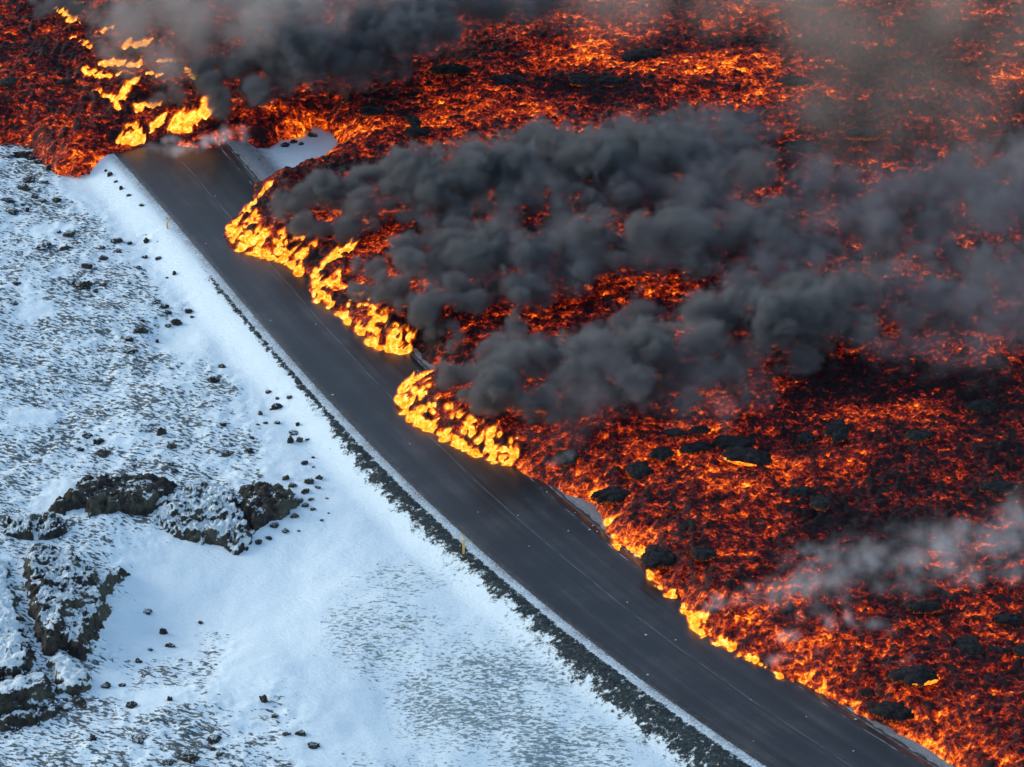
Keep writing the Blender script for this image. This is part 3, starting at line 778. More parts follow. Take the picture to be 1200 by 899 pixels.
# ------------------------------------------------------------------ rocks and outcrops
def rock_mesh(name, a, b, t, seed, sub, rough=1.0, square=0.8):
    V0, T = ico(sub)
    x, y, z = V0.T
    q = seed * 5.37
    zz = np.sign(z) * np.abs(z) ** square
    n = 0.55 * perlin3(x * 1.3 + q, y * 1.3, z * 1.3, 3) + 0.34 * perlin3(x * 2.9 + q, y * 2.9, z * 2.9, 4) + 0.20 * perlin3(x * 6.1 + q, y * 6.1, z * 6.1, 5)
    if sub >= 5:
        n = n + 0.15 * (np.abs(perlin3(x * 5.5 + q, y * 5.5, z * 5, 12)) * 2 - .5) + 0.11 * (np.abs(perlin3(x * 11 + q, y * 11, z * 9, 6)) * 2 - .5) + 0.08 * (np.abs(perlin3(x * 23 + q, y * 23, z * 19, 8)) * 2 - .5) + 0.05 * perlin3(x * 47 + q, y * 47, z * 40, 9)
    else:
        n = n + 0.22 * (np.abs(perlin3(x * 4.5 + q, y * 4.5, z * 4.5, 6)) * 2 - .5)
    r = 1 + rough * n
    P = np.stack([x * r * a, y * r * b, zz * r * t], -1)
    return mesh_np(name, P, T)

def rock_materials():
    res = []
    for nm, lo, hi, sc in (('stone_with_snow', 0.84, 1.10, 6.0), ('outcrop_rock_with_snow', 0.80, 0.98, 1.15)):
        m, nt, out = material(nm); g = G(nt)
        P = g.pos(); n = g.noise(P, sc, 5, 0.65); f = g.noise(P, sc * 3.6, 4, 0.7); big = g.noise(P, 0.5, 3, 0.6)
        nz = g.node('ShaderNodeSeparateXYZ'); g.put(nz.inputs[0], g.node('ShaderNodeNewGeometry').outputs['Normal'])
        rock = g.ramp(g.math('ADD', g.math('MULTIPLY', n, .5), g.math('MULTIPLY', f, .5)), [(0.36, (0.010, 0.010, 0.010)), (0.5, (0.036, 0.034, 0.030)), (0.66, (0.105, 0.095, 0.080))])
        mossc = g.mix(f, (0.050, 0.052, 0.036), (0.15, 0.145, 0.105))
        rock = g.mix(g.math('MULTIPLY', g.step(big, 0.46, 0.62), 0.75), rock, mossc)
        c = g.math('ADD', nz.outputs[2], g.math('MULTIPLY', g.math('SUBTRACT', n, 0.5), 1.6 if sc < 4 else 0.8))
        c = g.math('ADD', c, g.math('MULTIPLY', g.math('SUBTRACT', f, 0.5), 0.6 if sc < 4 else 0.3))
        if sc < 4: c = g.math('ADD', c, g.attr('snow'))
        col = g.mix(g.step(c, lo, hi), rock, (0.72, 0.84, 0.87))  # snow cap colour carries the same cyan light cast as the ground snow
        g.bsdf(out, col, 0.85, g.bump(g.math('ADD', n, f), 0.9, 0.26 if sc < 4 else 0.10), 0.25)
        res.append(m)
    return res

def ground_point(px, py):
    z = -0.7
    for _ in range(6):
        x, y = at(px, py, z); z = float(terrain(np.array([float(x)]), np.array([float(y)]), False)[0])
    return float(x), float(y), z

STONES = [(69, 271, 7, 6), (81, 274, 16, 8), (52, 289, 24, 9), (76, 290, 14, 9), (89, 285, 12, 5), (9, 235, 18, 8), (40, 230, 10, 6), (67, 234, 12, 8), (51, 235, 9, 7), (32, 245, 6, 8), (26, 239, 6, 5), (15, 247, 20, 8),
    (136, 282, 18, 8), (152, 284, 8, 6), (172, 282, 8, 8), (121, 302, 12, 8), (102, 311, 16, 9), (120, 289, 8, 6), (139, 294, 10, 5), (170, 301, 8, 5), (186, 302, 9, 6), (162, 314, 9, 5), (204, 320, 6, 7), (196, 325, 5, 4),
    (97, 334, 24, 11), (86, 331, 6, 10), (121, 334, 12, 6), (112, 341, 8, 5), (107, 346, 4, 3), (180, 354, 18, 6), (192, 359, 12, 7), (197, 365, 10, 8), (221, 364, 11, 7), (207, 376, 16, 14), (197, 381, 9, 7), (225, 371, 6, 4),
    (167, 375, 6, 5), (165, 387, 18, 12), (151, 397, 12, 9), (184, 397, 6, 16), (152, 411, 18, 6), (260, 429, 10, 5), (250, 444, 16, 9), (14, 355, 16, 5), (19, 332, 12, 6),
    (189, 506, 13, 14), (201, 522, 13, 8), (265, 531, 16, 12), (291, 527, 14, 12), (295, 512, 8, 7), (261, 497, 10, 7), (102, 510, 14, 10), (115, 516, 14, 10), (120, 530, 18, 10), (94, 527, 10, 5), (112, 542, 6, 5), (200, 544, 10, 6), (205, 551, 10, 7), (157, 545, 8, 4),
    (315, 459, 9, 5), (324, 475, 16, 14), (339, 465, 9, 5), (325, 466, 6, 5), (305, 484, 7, 8), (311, 495, 7, 6), (325, 495, 8, 5), (302, 497, 6, 5), (349, 497, 6, 6), (345, 507, 14, 5), (340, 516, 10, 10), (351, 515, 9, 10), (360, 515, 6, 3), (357, 542, 10, 7), (367, 536, 6, 3), (367, 547, 5, 3),
    (335, 560, 11, 6), (343, 568, 12, 9), (362, 563, 14, 11), (374, 559, 10, 8), (372, 570, 9, 8), (358, 575, 12, 8), (339, 580, 13, 8), (350, 586, 12, 8), (358, 591, 10, 8), (367, 596, 9, 6), (377, 609, 6, 5), (383, 584, 5, 3), (385, 601, 4, 3), (364, 585, 8, 5), (333, 600, 14, 9), (345, 604, 11, 8), (322, 615, 12, 8), (335, 622, 10, 6), (315, 630, 10, 6), (350, 622, 5, 3), (303, 635, 9, 9), (327, 606, 10, 8),
    (191, 739, 11, 14), (199, 756, 14, 6), (212, 773, 7, 5), (176, 761, 7, 4), (162, 774, 11, 8), (170, 790, 20, 8), (125, 803, 14, 8), (172, 717, 15, 3), (154, 826, 16, 8), (109, 864, 10, 14), (162, 865, 22, 9), (250, 866, 22, 10), (250, 878, 8, 8), (262, 877, 6, 5), (257, 883, 10, 8), (222, 888, 24, 13), (197, 893, 16, 8), (45, 849, 5, 5), (7, 863, 6, 5), (179, 844, 8, 5), (120, 858, 6, 4), (199, 817, 8, 14), (143, 803, 10, 5),
    (309, 819, 11, 12), (322, 839, 10, 6), (352, 859, 14, 8), (335, 860, 12, 8), (367, 873, 16, 8), (315, 888, 10, 4), (235, 729, 8, 5),
    (28, 179, 12, 8), (37, 185, 13, 8), (45, 189, 12, 8), (57, 196, 8, 10), (65, 201, 7, 9), (70, 207, 6, 5), (33, 210, 17, 9), (52, 214, 13, 6), (28, 220, 17, 10), (9, 183, 15, 6), (129, 204, 7, 7), (136, 212, 6, 5), (124, 200, 4, 4), (142, 220, 6, 6), (151, 228, 7, 6), (166, 240, 8, 4),
    (334, 169, 12, 9), (344, 165, 10, 8), (367, 158, 14, 7), (353, 168, 8, 5)]
ZONES = [  # px0, py0, px1, py1, wording
    (300, 140, 400, 200, 'on the snow patch among the lava'), (100, 190, 180, 245, 'in the line beside the upper road'), (0, 170, 48, 224, 'below the lava nose at far left'), (48, 170, 100, 224, 'on the snow under the rounded lava nose'),
    (0, 224, 48, 262, 'at the left border above the streaked snowfield'), (48, 224, 95, 300, 'in the upper left snow cluster'), (95, 270, 145, 320, 'left of the upper yellow post'), (145, 270, 215, 330, 'below the upper yellow post'), (0, 300, 130, 360, 'in the streaked snow at mid left'),
    (140, 345, 240, 384, 'by the smooth hollow near the road'), (140, 384, 200, 420, 'at the edge of the smooth hollow'), (240, 420, 275, 450, 'alone on smooth snow left of the road'), (80, 500, 130, 550, 'just above the mossy scarp'), (130, 490, 215, 560, 'above the right end of the mossy scarp'), (250, 490, 300, 540, 'above the snowy rock mound'),
    (295, 450, 332, 500, 'in the upper cluster beside the road bank'), (332, 450, 362, 520, 'in the right cluster beside the road bank'), (355, 530, 372, 550, 'between the road bank clusters'), (330, 552, 368, 577, 'at the top of the dark rubble by the scarp'), (368, 552, 400, 612, 'at the right edge of the dark rubble'), (330, 577, 368, 612, 'in the middle of the dark rubble'), (295, 600, 360, 645, 'at the foot of the dark rubble'),
    (170, 710, 245, 780, 'on smooth snow right of the big outcrop'), (150, 770, 175, 800, 'on the snow right of the big outcrop'), (100, 795, 150, 812, 'at the foot of the big outcrop'), (0, 840, 60, 870, 'under the big outcrop at lower left'), (140, 810, 215, 850, 'by the snow bank at bottom left'), (100, 850, 190, 875, 'near the bottom left edge'), (190, 860, 275, 899, 'in the bottom cluster'), (300, 810, 380, 899, 'near the bottom middle of the snow')]
ORD = 'first second third fourth fifth sixth seventh eighth ninth tenth eleventh twelfth'.split()
def zone_of(px, py):
    for i, (a, b, c, d, t) in enumerate(ZONES):
        if a <= px < c and b <= py < d: return i
    return min(range(len(ZONES)), key=lambda i: (px - (ZONES[i][0] + ZONES[i][2]) / 2) ** 2 + (py - (ZONES[i][1] + ZONES[i][3]) / 2) ** 2)

def build_stones(ms):
    byz = {}
    for i, s in enumerate(STONES): byz.setdefault(zone_of(s[0], s[1]), []).append(i)
    label = {}
    for z, ids in byz.items():
        ids.sort(key=lambda i: STONES[i][0])
        for n, i in enumerate(ids):
            t = ZONES[z][4]
            if len(ids) == 1: label[i] = 'dark lava stone ' + t
            elif n == 0: label[i] = 'dark lava stone %s, leftmost there' % t
            elif n == len(ids) - 1: label[i] = 'dark lava stone %s, rightmost there' % t
            else: label[i] = 'dark stone %s, %s from the left' % (t, ORD[n])
    for i, (px, py, w, hp) in enumerate(STONES):
        k = scale_at(py); a = 0.42 * w / k
        b = a * RNG.uniform(.6, .9)
        t = min(max((hp / k - b * 0.8) / 0.95, 0.26 * a), 0.7 * a if w > hp else 1.5 * a)
        x, y, z = ground_point(px, py + hp * 0.28)
        me = rock_mesh('stone', a, b, t, i + 1, 4 if w > 9 else 3, 1.25, 1.0)
        o = make_obj('lava_stone', me, ms)
        o.location = (x, y + b * 0.3, z + t * 0.10); o.rotation_euler = (0, 0, RNG.uniform(-.5, .5))
        tag(o, label[i], 'stone', 'dark stones in the snow')

LEDGES = [  # outline in photo pixels, height m, snow amount, chunkiness, label
    ([(-30, 660), (12, 655), (20, 690), (28, 720), (34, 745), (43, 765), (40, 788), (20, 800), (-30, 806)], 0.8, .10, .8, 'snow streaked moss slab at the left border beside the crack'),
    ([(27, 655), (38, 640), (60, 640), (80, 646), (100, 660), (118, 674), (140, 668), (153, 673), (138, 690), (127, 700), (129, 716), (121, 736), (109, 753), (101, 776), (88, 772), (70, 762), (54, 772), (45, 752), (37, 722), (30, 690)], 1.2, -.06, 1.25, 'largest snow streaked lava ledge right of the snowy crack'),
    ([(54, 774), (72, 765), (94, 778), (110, 798), (102, 812), (85, 818), (66, 812), (60, 792)], 0.9, .16, .8, 'snow covered shoulder below the largest lava ledge'),
    ([(-30, 812), (25, 796), (50, 786), (63, 802), (66, 813), (45, 826), (20, 837), (-30, 846)], 1.5, -.08, .6, 'rounded brown rock face overhanging the lower left corner'),
    ([(-30, 846), (40, 829), (68, 814), (101, 814), (106, 832), (80, 839), (50, 850), (20, 856), (-30, 860)], 0.5, -.22, 1.1, 'dark rubbly rock foot tucked under the brown rock face'),
    ([(56, 600), (70, 588), (84, 578), (92, 566), (120, 560), (150, 557), (190, 562), (212, 566), (206, 575), (190, 592), (176, 603), (150, 603), (120, 601), (106, 607), (95, 597), (75, 602)], 1.15, -.25, 1.0, 'mossy dark lava scarp with a shadowed face above the snow hollow'),
    ([(182, 590), (215, 570), (240, 566), (272, 570), (279, 588), (284, 606), (298, 622), (291, 645), (275, 650), (258, 639), (240, 641), (205, 628), (177, 612)], 0.8, .10, 1.5, 'snow flecked rubble mound between the scarp and the dark block'),
    ([(279, 574), (300, 566), (328, 571), (345, 577), (349, 590), (334, 605), (312, 614), (297, 624), (287, 610), (282, 592)], 1.1, -.25, 1.3, 'dark broken lava block right of the snow flecked rubble mound'),
    ([(0, 610), (10, 604), (40, 606), (66, 604), (84, 614), (78, 630), (50, 634), (24, 632), (4, 624)], 0.55, .02, 2.0, 'row of dark jagged rock teeth above the largest lava ledge'),
]
def build_outcrops(mo):
    for i, (pts, hm, snow, chunk, label) in enumerate(LEDGES):
        W = [ground_point(*p)[:2] for p in pts]
        A = np.array(W); cx, cy = A.mean(0)
        st = 0.065
        xs = np.arange(A[:, 0].min() - .5, A[:, 0].max() + .5, st); ys = np.arange(A[:, 1].min() - .6, A[:, 1].max() + .6, st * 1.4)
        X, Y = np.meshgrid(xs, ys)
        d, ins = polydist(X, Y, W); sd = np.where(ins, d, -d)
        q = 9.1 * i
        sd = sd + 0.30 * fbm2(X / .8 + q, Y / .7, 3, 5)
        t = (A[:, 1].max() - Y) / (A[:, 1].max() - A[:, 1].min())        # 0 at the back, 1 at the face
        rise = smooth(-0.15, 0.60, sd)
        blocky = np.abs(perlin2(X / 1.15 + q, Y / 1.15, 61)) * .7 + np.abs(perlin2(X / .5 + q, Y / .5, 62)) * .42 + np.abs(perlin2(X / .23, Y / .23 + q, 63)) * .22 + np.abs(perlin2(X / .11, Y / .11 + q, 64)) * .10
        h = rise * (hm * (0.30 + 0.70 * np.clip(t, 0, 1)) + 0.22 * fbm2(X / 2.1 + q, Y / 2.1, 2, 66)) + smooth(-.3, .4, sd) * chunk * 0.55 * (blocky - 0.25)
        Z = terrain(X, Y, False) - 0.12 + h - 0.5 * smooth(-.05, -.5, sd)
        Vv = np.stack([X - cx, Y - cy, Z], -1).reshape(-1, 3)
        Vv[:, 0] += 0.05 * perlin2(X / .16, Z / .16, 71).ravel(); Vv[:, 1] += 0.08 * perlin2(Y / .2, Z / .16 + 5, 72).ravel()
        V2, F2, a2 = compact(Vv, grid_faces(len(xs), len(ys), (sd > -0.45).ravel()), {'snow': np.full(len(Vv), snow + 0.09)})
        me = mesh_np('outcrop', V2, F2, a2)
        o = make_obj('lava_outcrop', me, mo); o.location = (cx, cy, 0)
        tag(o, label, 'rock outcrop', 'rock outcrops in the snow')

# ------------------------------------------------------------------ fires
FIRES = [  # base line px, depth m, tongue length m, tongues, label
    ([(271, 264), (268, 277), (276, 291), (300, 297), (337, 307), (350, 320)], 2.6, 1.25, 105, 'broad bright yellow fire at the left end of the lava front on the road'),
    ([(318, 226), (304, 240), (288, 252), (276, 262)], 0.9, 0.9, 26, 'thin fire strip climbing up from the left end of the front'),
    ([(358, 332), (385, 322), (412, 316)], 1.0, 1.3, 22, 'forked orange flame licking up into the smoke above the middle fire'),
    ([(368, 335), (368, 350), (400, 368), (417, 386), (445, 406), (470, 411), (487, 404)], 2.2, 1.15, 115, 'long yellow fire in the middle of the burning front along the road'),
    ([(478, 447), (469, 462), (468, 476), (480, 490), (500, 504), (520, 513), (545, 524), (570, 536), (598, 543)], 2.3, 1.25, 130, 'brightest yellow fire on the rounded lava nose nearest the road centre'),
    ([(711, 610), (718, 613)], 0.5, 0.9, 7, 'single small upright flame beside the snowy shoulder'),
    ([(775, 692), (794, 700)], 0.5, 0.55, 10, 'small orange flame patch below the rounded crust boulder'),
    ([(810, 722), (812, 738), (828, 745)], 0.8, 0.8, 24, 'yellow fire lobe at the tip of the lower lava front'),
    ([(836, 751), (860, 757)], 0.7, 0.8, 18, 'yellow fire right of the fire lobe on the lower front'),
    ([(866, 766), (886, 774)], 0.5, 0.6, 14, 'lowest bright fire strip touching the dark asphalt'),
    ([(716, 622), (719, 636), (742, 643), (754, 651)], 0.3, 0.4, 26, 'thin glowing flame edge along the lava nose under the single small flame'),
    ([(757, 664), (764, 677), (772, 688)], 0.3, 0.4, 16, 'thin glowing flame edge in front of the rounded crust boulder'),
    ([(797, 703), (801, 712), (807, 722)], 0.3, 0.45, 14, 'thin flame edge just above the fire lobe on the lower front'),
    ([(888, 776), (900, 781), (910, 790), (930, 798)], 0.3, 0.35, 18, 'low orange flame edge right of the lowest bright fire strip'),
    ([(905, 782), (914, 790)], 0.4, 0.5, 7, 'tiny flame at the lava edge near the smoke wisp at bottom'),
    ([(138, 170), (155, 169), (176, 164), (188, 156)], 1.6, 1.2, 44, 'wide fire burning on the left half of the road end'),
    ([(199, 160), (215, 160), (240, 152)], 1.6, 1.9, 44, 'tall fire burning on the right half of the road end'),
    ([(112, 128), (126, 132), (140, 140)], 0.8, 0.8, 20, 'low orange fire left of the upright fire above the road end'),
    ([(160, 150), (172, 145), (186, 140)], 1.0, 0.9, 22, 'orange fire between the upright fire and the dark puff'),
    ([(238, 140), (246, 126)], 0.8, 1.2, 14, 'slanting flame tip rising right of the tall road end fire'),
    ([(84, 62), (96, 68), (104, 80)], 0.6, 0.7, 14, 'small scattered flames left of the peaked fire'),
    ([(136, 146), (142, 132), (156, 120)], 1.8, 1.3, 40, 'upright fire left above the road end'),
    ([(98, 104), (112, 110), (142, 112)], 0.7, 0.9, 24, 'hooked fire line at the left of the upper fires'),
    ([(118, 95), (136, 98), (162, 100)], 0.9, 1.0, 30, 'long horizontal fire line in the middle of the upper fires'),
    ([(146, 78), (160, 79), (171, 74)], 0.9, 1.3, 20, 'peaked fire above the long horizontal fire line'),
    ([(65, 31), (76, 36), (83, 42), (93, 46)], 0.5, 0.9, 18, 'row of small yellow flames near the top left corner'),
    ([(70, 5), (82, 5)], 0.8, 1.0, 12, 'yellow flame at the top border on the left'),
    ([(113, 10), (118, 5)], 0.6, 1.0, 8, 'narrow orange flame at the top border beside pale smoke'),
    ([(88, 24), (101, 26)], 0.4, 0.6, 6, 'tiny orange flame under the narrow top flame'),
    ([(108, 62), (120, 60), (134, 58)], 0.5, 0.8, 12, 'small orange flames in grey smoke at upper left'),
    ([(174, 107), (188, 108)], 0.6, 0.8, 10, 'small flame pair above the dark smoke puff over the road end'),
    ([(216, 99), (230, 109)], 0.5, 0.9, 8, 'small flame right of the dark smoke puff over the road end'),
    ([(184, 93), (207, 92)], 0.5, 0.7, 10, 'faint orange flame under grey smoke right of the long fire line'),
]
def build_fires():
    m, nt, out = material('flame_core'); g = G(nt)
    P = g.pos(); n = g.noise(P, 3.0, 4, 0.6, 0.4)
    e = g.node('ShaderNodeEmission'); g.put(e.inputs[0], g.ramp(n, [(0.36, (0.75, 0.13, 0.005)), (0.47, (0.95, 0.33, 0.022)), (0.57, (1.0, 0.52, 0.07)), (0.68, (1.0, 0.78, 0.30))])); e.inputs[1].default_value = 0.8
    nt.links.new(e.outputs[0], out.inputs['Surface'])
    mv, nt, out = material('flame_glow'); g = G(nt)
    d = g.attr('density')
    e = g.node('ShaderNodeEmission')
    g.put(e.inputs[0], g.ramp(d, [(0.0, (1.0, 0.085, 0.002)), (0.4, (1.0, 0.17, 0.005)), (0.75, (1.0, 0.40, 0.04)), (1.0, (1.0, 0.66, 0.19))]))
    g.put(e.inputs[1], g.math('MULTIPLY', g.math('POWER', d, 1.9), 6.0))
    nt.links.new(e.outputs[0], out.inputs['Volume'])
    wind = np.array([0.56, 0.05, 0.83]); wind /= np.linalg.norm(wind)
    sd_ = np.cross(wind, [0, 1, 0]); sd_ /= np.linalg.norm(sd_); u2 = np.cross(sd_, wind)
    rr = np.random.default_rng(3)
    vox = 0.085
    for fi, (line, depth, ln, cnt, label) in enumerate(FIRES):
        L = np.array([at(p[0], p[1], 0.3) for p in line], float)
        seg = np.hypot(*np.diff(L, axis=0).T); cum = np.r_[0, np.cumsum(seg)]
        tong = []
        for j in range(cnt):
            s = rr.uniform(0, cum[-1]); i = min(np.searchsorted(cum, s, 'right') - 1, len(seg) - 1)
            u = (s - cum[i]) / seg[i]; p = L[i] + (L[i + 1] - L[i]) * u
            t = (L[i + 1] - L[i]) / seg[i]
            nrm = np.array([-t[1], t[0]])
            q = np.array([p + nrm * .6, p - nrm * .6]); _, ins = polydist(q[:, 0], q[:, 1], LAVA)
            if ins[1] and not ins[0]: nrm = -nrm
            elif not ins.any() or ins.all(): nrm = np.array([0.3, 0.95])
            back = 0.8 * depth * rr.random() ** 1.7
            p = p + nrm * (back + 0.10)
            z0 = max(float(lava_top(p[:1], p[1:], False)[0][0]), 0.0) - 0.1
            l = 0.82 * ln * rr.uniform(.35, 1.2) * (1 - 0.30 * back / (depth + .1)); rad = rr.uniform(.16, .34) * (0.6 + 0.4 * ln)
            if rr.random() < 0.42: l *= 0.45; rad *= 1.45
            W = wind + rr.normal(0, .26, 3) * np.array([1, .6, 1]); W /= np.linalg.norm(W)
            tong.append((np.array([p[0], p[1], z0]), W, l, rad, 1 - 0.45 * back / (depth + .1)))
        c = np.array([t[0] for t in tong])
        lo = c.min(0) - [0.7, 0.7, 0.15]; hi = c.max(0) + [1.5 * ln + .6, 0.7, 1.3 * ln + 0.6]
        nn = np.ceil((hi - lo) / vox).astype(int) + 1; hi = lo + (nn - 1) * vox
        ax = [lo[i] + np.arange(nn[i]) * vox for i in range(3)]
        X, Y, Z = (a_.astype(np.float32) for a_ in np.meshgrid(*ax, indexing='ij'))
        D = np.zeros(X.shape, np.float32)
        # coordinates along and across the wind: the flames' folds are stretched along it
        al = X * wind[0] + Y * wind[1] + Z * wind[2]; s1 = X * sd_[0] + Y * sd_[1] + Z * sd_[2]; s2 = X * u2[0] + Y * u2[1] + Z * u2[2]
        w1 = perlin3(X * 1.2, Y * 1.2, Z * 1.2, 40 + fi) * 0.8; w2 = perlin3(X * 1.2 + 9, Y * 1.2, Z * 1.2, 41 + fi) * 0.8
        fold = np.abs(perlin3(al * 1.25 + w1, (s1 + w1) * 1.7, (s2 + w2) * 1.7, 42)) * 0.72 + np.abs(perlin3(al * 2.2 + w2, (s1 + w2) * 4.2, (s2 + w1) * 4.2, 43)) * 0.40 + np.abs(perlin3(al * 4.0, s1 * 10, s2 * 10, 44)) * 0.16
        dx, dy = w1 * 0.35, w2 * 0.35
        for (p, W, l, rad, wt) in tong:
            e0, e1 = np.minimum(p, p + W * l) - rad * 1.9 - .2, np.maximum(p, p + W * l) + rad * 1.9 + .2
            sl = tuple(slice(max(0, int((e0[i] - lo[i]) / vox)), int((e1[i] - lo[i]) / vox) + 2) for i in range(3))
            rx, ry, rz = X[sl] + dx[sl] - p[0], Y[sl] + dy[sl] - p[1], Z[sl] - p[2]
            h = np.clip((rx * W[0] + ry * W[1] + rz * W[2]) / l, 0, 1)
            dist = np.sqrt((rx - h * l * W[0]) ** 2 + (ry - h * l * W[1]) ** 2 + (rz - h * l * W[2]) ** 2)
            f = (1 - dist / (rad * (1.5 - 1.0 * h))) * wt * (1.05 - 0.55 * h)
            D[sl] = np.maximum(D[sl], f)
        V = np.clip(D * 1.66 - 1.2 * np.clip(0.37 - fold, 0, 1) + 0.10, 0, 1.2)
        V = np.where(D > 0.02, V * smooth(0.0, 0.40, D), 0); V[V < 0.02] = 0
        for i in range(3):
            V[(slice(None),) * i + (0,)] = 0; V[(slice(None),) * i + (-1,)] = 0
        lo, hi = tuple(map(float, lo)), tuple(map(float, hi))
        fog = fog_object('flame_glow', V, lo, hi, mv)
        # solid heart of the fire: the surface where the flame is densest, baked to a mesh
        ng = fog.modifiers[0].node_group; outn = [n_ for n_ in ng.nodes if n_.bl_idname == 'NodeGroupOutput'][0]; vcn = [n_ for n_ in ng.nodes if n_.bl_idname == 'GeometryNodeVolumeCube'][0]
        old = outn.inputs[0].links[0].from_socket
        vm = ng.nodes.new('GeometryNodeVolumeToMesh'); vm.inputs['Threshold'].default_value = 0.66
        ng.links.new(vcn.outputs[0], vm.inputs[0]); ng.links.new(vm.outputs[0], outn.inputs[0])
        dg = bpy.context.evaluated_depsgraph_get(); dg.update()
        me = bpy.data.meshes.new_from_object(fog.evaluated_get(dg), depsgraph=dg); me.name = 'fire'
        ng.nodes.remove(vm); ng.links.new(old, outn.inputs[0])
        me.materials.clear()
        o = make_obj('fire', me, m)
        fog.parent = o; tag(fog, kind='stuff')
        tag(o, label, 'fire', 'fires along the lava margin')

# ------------------------------------------------------------------ roadside things
def box_mesh(name, sx, sy, z0, z1, bev=0.01, taper=1.0):
    import bmesh
    bm = bmesh.new(); bmesh.ops.create_cube(bm, size=1)
    for v in bm.verts:
        top = v.co.z > 0
        v.co.x *= sx * (taper if top else 1); v.co.y *= sy * (taper if top else 1); v.co.z = z1 if top else z0
    bmesh.ops.bevel(bm, geom=bm.edges[:], offset=bev, segments=2, affect='EDGES')
    me = bpy.data.meshes.new(name); bm.to_mesh(me); bm.free()
    return me

def build_posts():
    m, nt, out = material('yellow_post_paint'); g = G(nt)
    n = g.noise(g.pos(), 6, 4, .6)
    g.bsdf(out, g.mix(n, (0.62, 0.40, 0.10), (0.78, 0.56, 0.20)), 0.5)
    mr, nt, out = material('reflector'); g = G(nt); g.bsdf(out, (0.75, 0.72, 0.62), 0.2)
    md, nt, out = material('post_cap'); g = G(nt); g.bsdf(out, (0.42, 0.30, 0.10), 0.5)
    for px, py, hgt, lean, label in ((543.5, 649, 1.42, 0.0, 'yellow roadside marker post on the dark verge in the middle of the picture'), (196, 268, 0.92, 0.05, 'small yellow roadside marker post in the snow beside the upper road')):
        x, y, z = ground_point(px, py)
        o = bpy.data.objects.new('marker_post', None); C.objects.link(o); o.location = (x, y, z - 0.05); o.rotation_euler = (0, lean, 0.35)
        tag(o, label, 'marker post', 'yellow marker posts along the road')
        make_obj('shaft', box_mesh('shaft', 0.13, 0.07, -0.3, hgt - 0.06, 0.012, 0.92), m, o, False)
        make_obj('cap', box_mesh('cap', 0.135, 0.078, hgt - 0.058, hgt, 0.012, 0.75), md, o, False)
        r = make_obj('reflector', box_mesh('reflector', 0.08, 0.012, hgt - 0.34, hgt - 0.18, 0.003), mr, o, False); r.location.y = -0.044

CLODS = [(390, 462, 5), (735, 706, 4), (757, 744, 6), (792, 750, 4), (759, 790, 5), (690, 747, 3), (641, 576, 4), (691, 620, 5), (695, 615, 4), (700, 622, 4), (666, 622, 4), (607, 604, 3), (674, 600, 3), (252, 230, 3), (241, 285, 3), (883, 868, 3), (880, 820, 3), (1003, 842, 6), (820, 850, 3), (945, 840, 3), (1000, 880, 4), (317, 375, 3), (370, 380, 3), (560, 600, 3), (620, 640, 3), (480, 520, 3)]
def build_clods():
    m, nt, out = material('snow_clod'); g = G(nt); g.bsdf(out, (0.5, 0.52, 0.54), 0.7)
    for i, (px, py, w) in enumerate(CLODS):
        k = scale_at(py); a = 0.28 * w / k; x, y = at(px, py, 0.06)
        u = float((x - xL(y)) / (xR(y) - xL(y))); z = 0.06 * (1 - (2 * u - 1) ** 2) if 0 < u < 1 else 0
        o = make_obj('snow_clod', rock_mesh('clod', a, a * .7, a * .4, 200 + i, 3, 0.9), m)
        o.location = (float(x), float(y), z + a * 0.1)
        tag(o, 'small white snow clod lying on the dark road surface', 'snow clod', 'snow clods on the road')

def build_grass():
    """dead grass blades on the dark verge and in the rippled bank"""
    r = np.random.default_rng(5)
    n = 70000
    y = r.uniform(118, 186, n); d = r.uniform(0.6, 5.0, n)
    sl = np.polyval(np.polyder(cL), np.clip(y, 122, 206)); x = xL(y) - d * np.sqrt(1 + sl * sl)
    v = verge_map(x, y) + 0.9 * fbm2(x / .9, y / .9, 4, 71, .7)
    k = (v > 0.85) & (verge_map(x, y) > 0.05)
    x, y = x[k], y[k]; n = len(x)
    z = terrain(x, y) - 0.03
    h = r.uniform(.04, .16, n); w = r.uniform(.010, .024, n); a = r.uniform(0, 6.28, n); lx, ly = r.normal(.05, .1, n), r.normal(0, .1, n)
    B = np.stack([x, y, z], -1); W = np.stack([np.cos(a) * w, np.sin(a) * w, 0 * a], -1); Tp = B + np.stack([lx, ly, h], -1)
    V = np.stack([B - W, B + W, Tp], 1).reshape(-1, 3)
    me = mesh_np('verge_grass', V, np.arange(3 * n).reshape(-1, 3))
    m, nt, out = material('dead_grass'); g = G(nt)
    c = g.ramp(g.noise(g.pos(), 1.8, 5, .7), [(.35, (0.010, 0.016, 0.018)), (.55, (0.030, 0.044, 0.046)), (.7, (0.10, 0.12, 0.11))])
    g.bsdf(out, c, 0.8)
    tag(make_obj('verge_grass', me, m, None, False), kind='stuff')

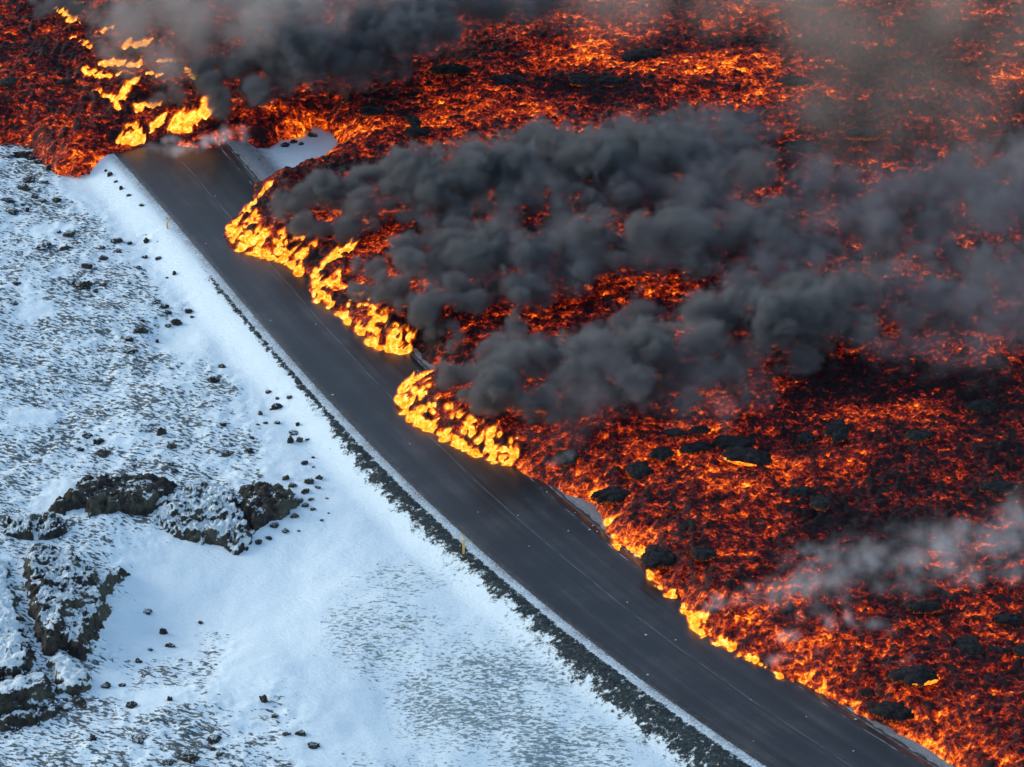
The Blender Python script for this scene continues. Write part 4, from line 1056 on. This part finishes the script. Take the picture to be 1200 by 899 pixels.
def build_small():
    ms, mo = rock_materials()
    build_stones(ms); build_outcrops(mo); build_posts(); build_clods(); build_grass()

# ------------------------------------------------------------------ light, sky, camera
def build_world():
    w = bpy.data.worlds.new('World'); scene.world = w; w.use_nodes = True
    nt = w.node_tree; bg = nt.nodes['Background']
    sk = nt.nodes.new('ShaderNodeTexSky'); sk.sky_type = 'NISHITA'; sk.sun_disc = False
    el, az = math.radians(20), math.radians(-70)      # low sun on the left, a little ahead of the camera
    sk.sun_elevation = el; sk.sun_rotation = az
    sk.air_density = 1.0; sk.dust_density = 0.6; sk.ozone_density = 0.3
    nt.links.new(sk.outputs[0], bg.inputs[0]); bg.inputs[1].default_value = 0.15
    L = bpy.data.lights.new('sun', 'SUN'); L.energy = 0.8; L.angle = math.radians(20); L.color = (1.0, 0.94, 0.88)
    o = bpy.data.objects.new('sun', L); C.objects.link(o)
    d = Vector((math.sin(az) * math.cos(el), math.cos(az) * math.cos(el), math.sin(el)))
    o.rotation_euler = d.to_track_quat('Z', 'Y').to_euler(); o.location = (0, 170, 150)

def build_camera():
    c = bpy.data.cameras.new('camera'); c.sensor_width = 36; c.lens = 36 * F / 1200; c.clip_end = 6000; c.clip_start = 1
    o = bpy.data.objects.new('camera', c); C.objects.link(o)
    o.location = (0, 0, H); o.rotation_euler = (math.radians(90) - TILT, 0, 0)
    scene.camera = o

def settings():
    scene.view_settings.view_transform = 'Standard'; scene.view_settings.look = 'None'
    scene.view_settings.gamma = 1; scene.view_settings.exposure = 0.92
    cy = scene.cycles
    cy.use_denoising = True
    cy.volume_bounces = 2; cy.max_bounces = 5; cy.diffuse_bounces = 2; cy.glossy_bounces = 2; cy.transparent_max_bounces = 8
    cy.volume_step_rate = 1.6; cy.volume_max_steps = 256
    cy.use_adaptive_sampling = True; cy.adaptive_threshold = 0.02
    cy.sample_clamp_indirect = 6

import time as _t
for f in (build_world, build_camera, settings, build_ground, build_road, build_shoulder, build_lava, build_rafts, build_fires, build_small, build_smoke):
    t0 = _t.time(); f(); print(f.__name__, round(_t.time() - t0, 1))
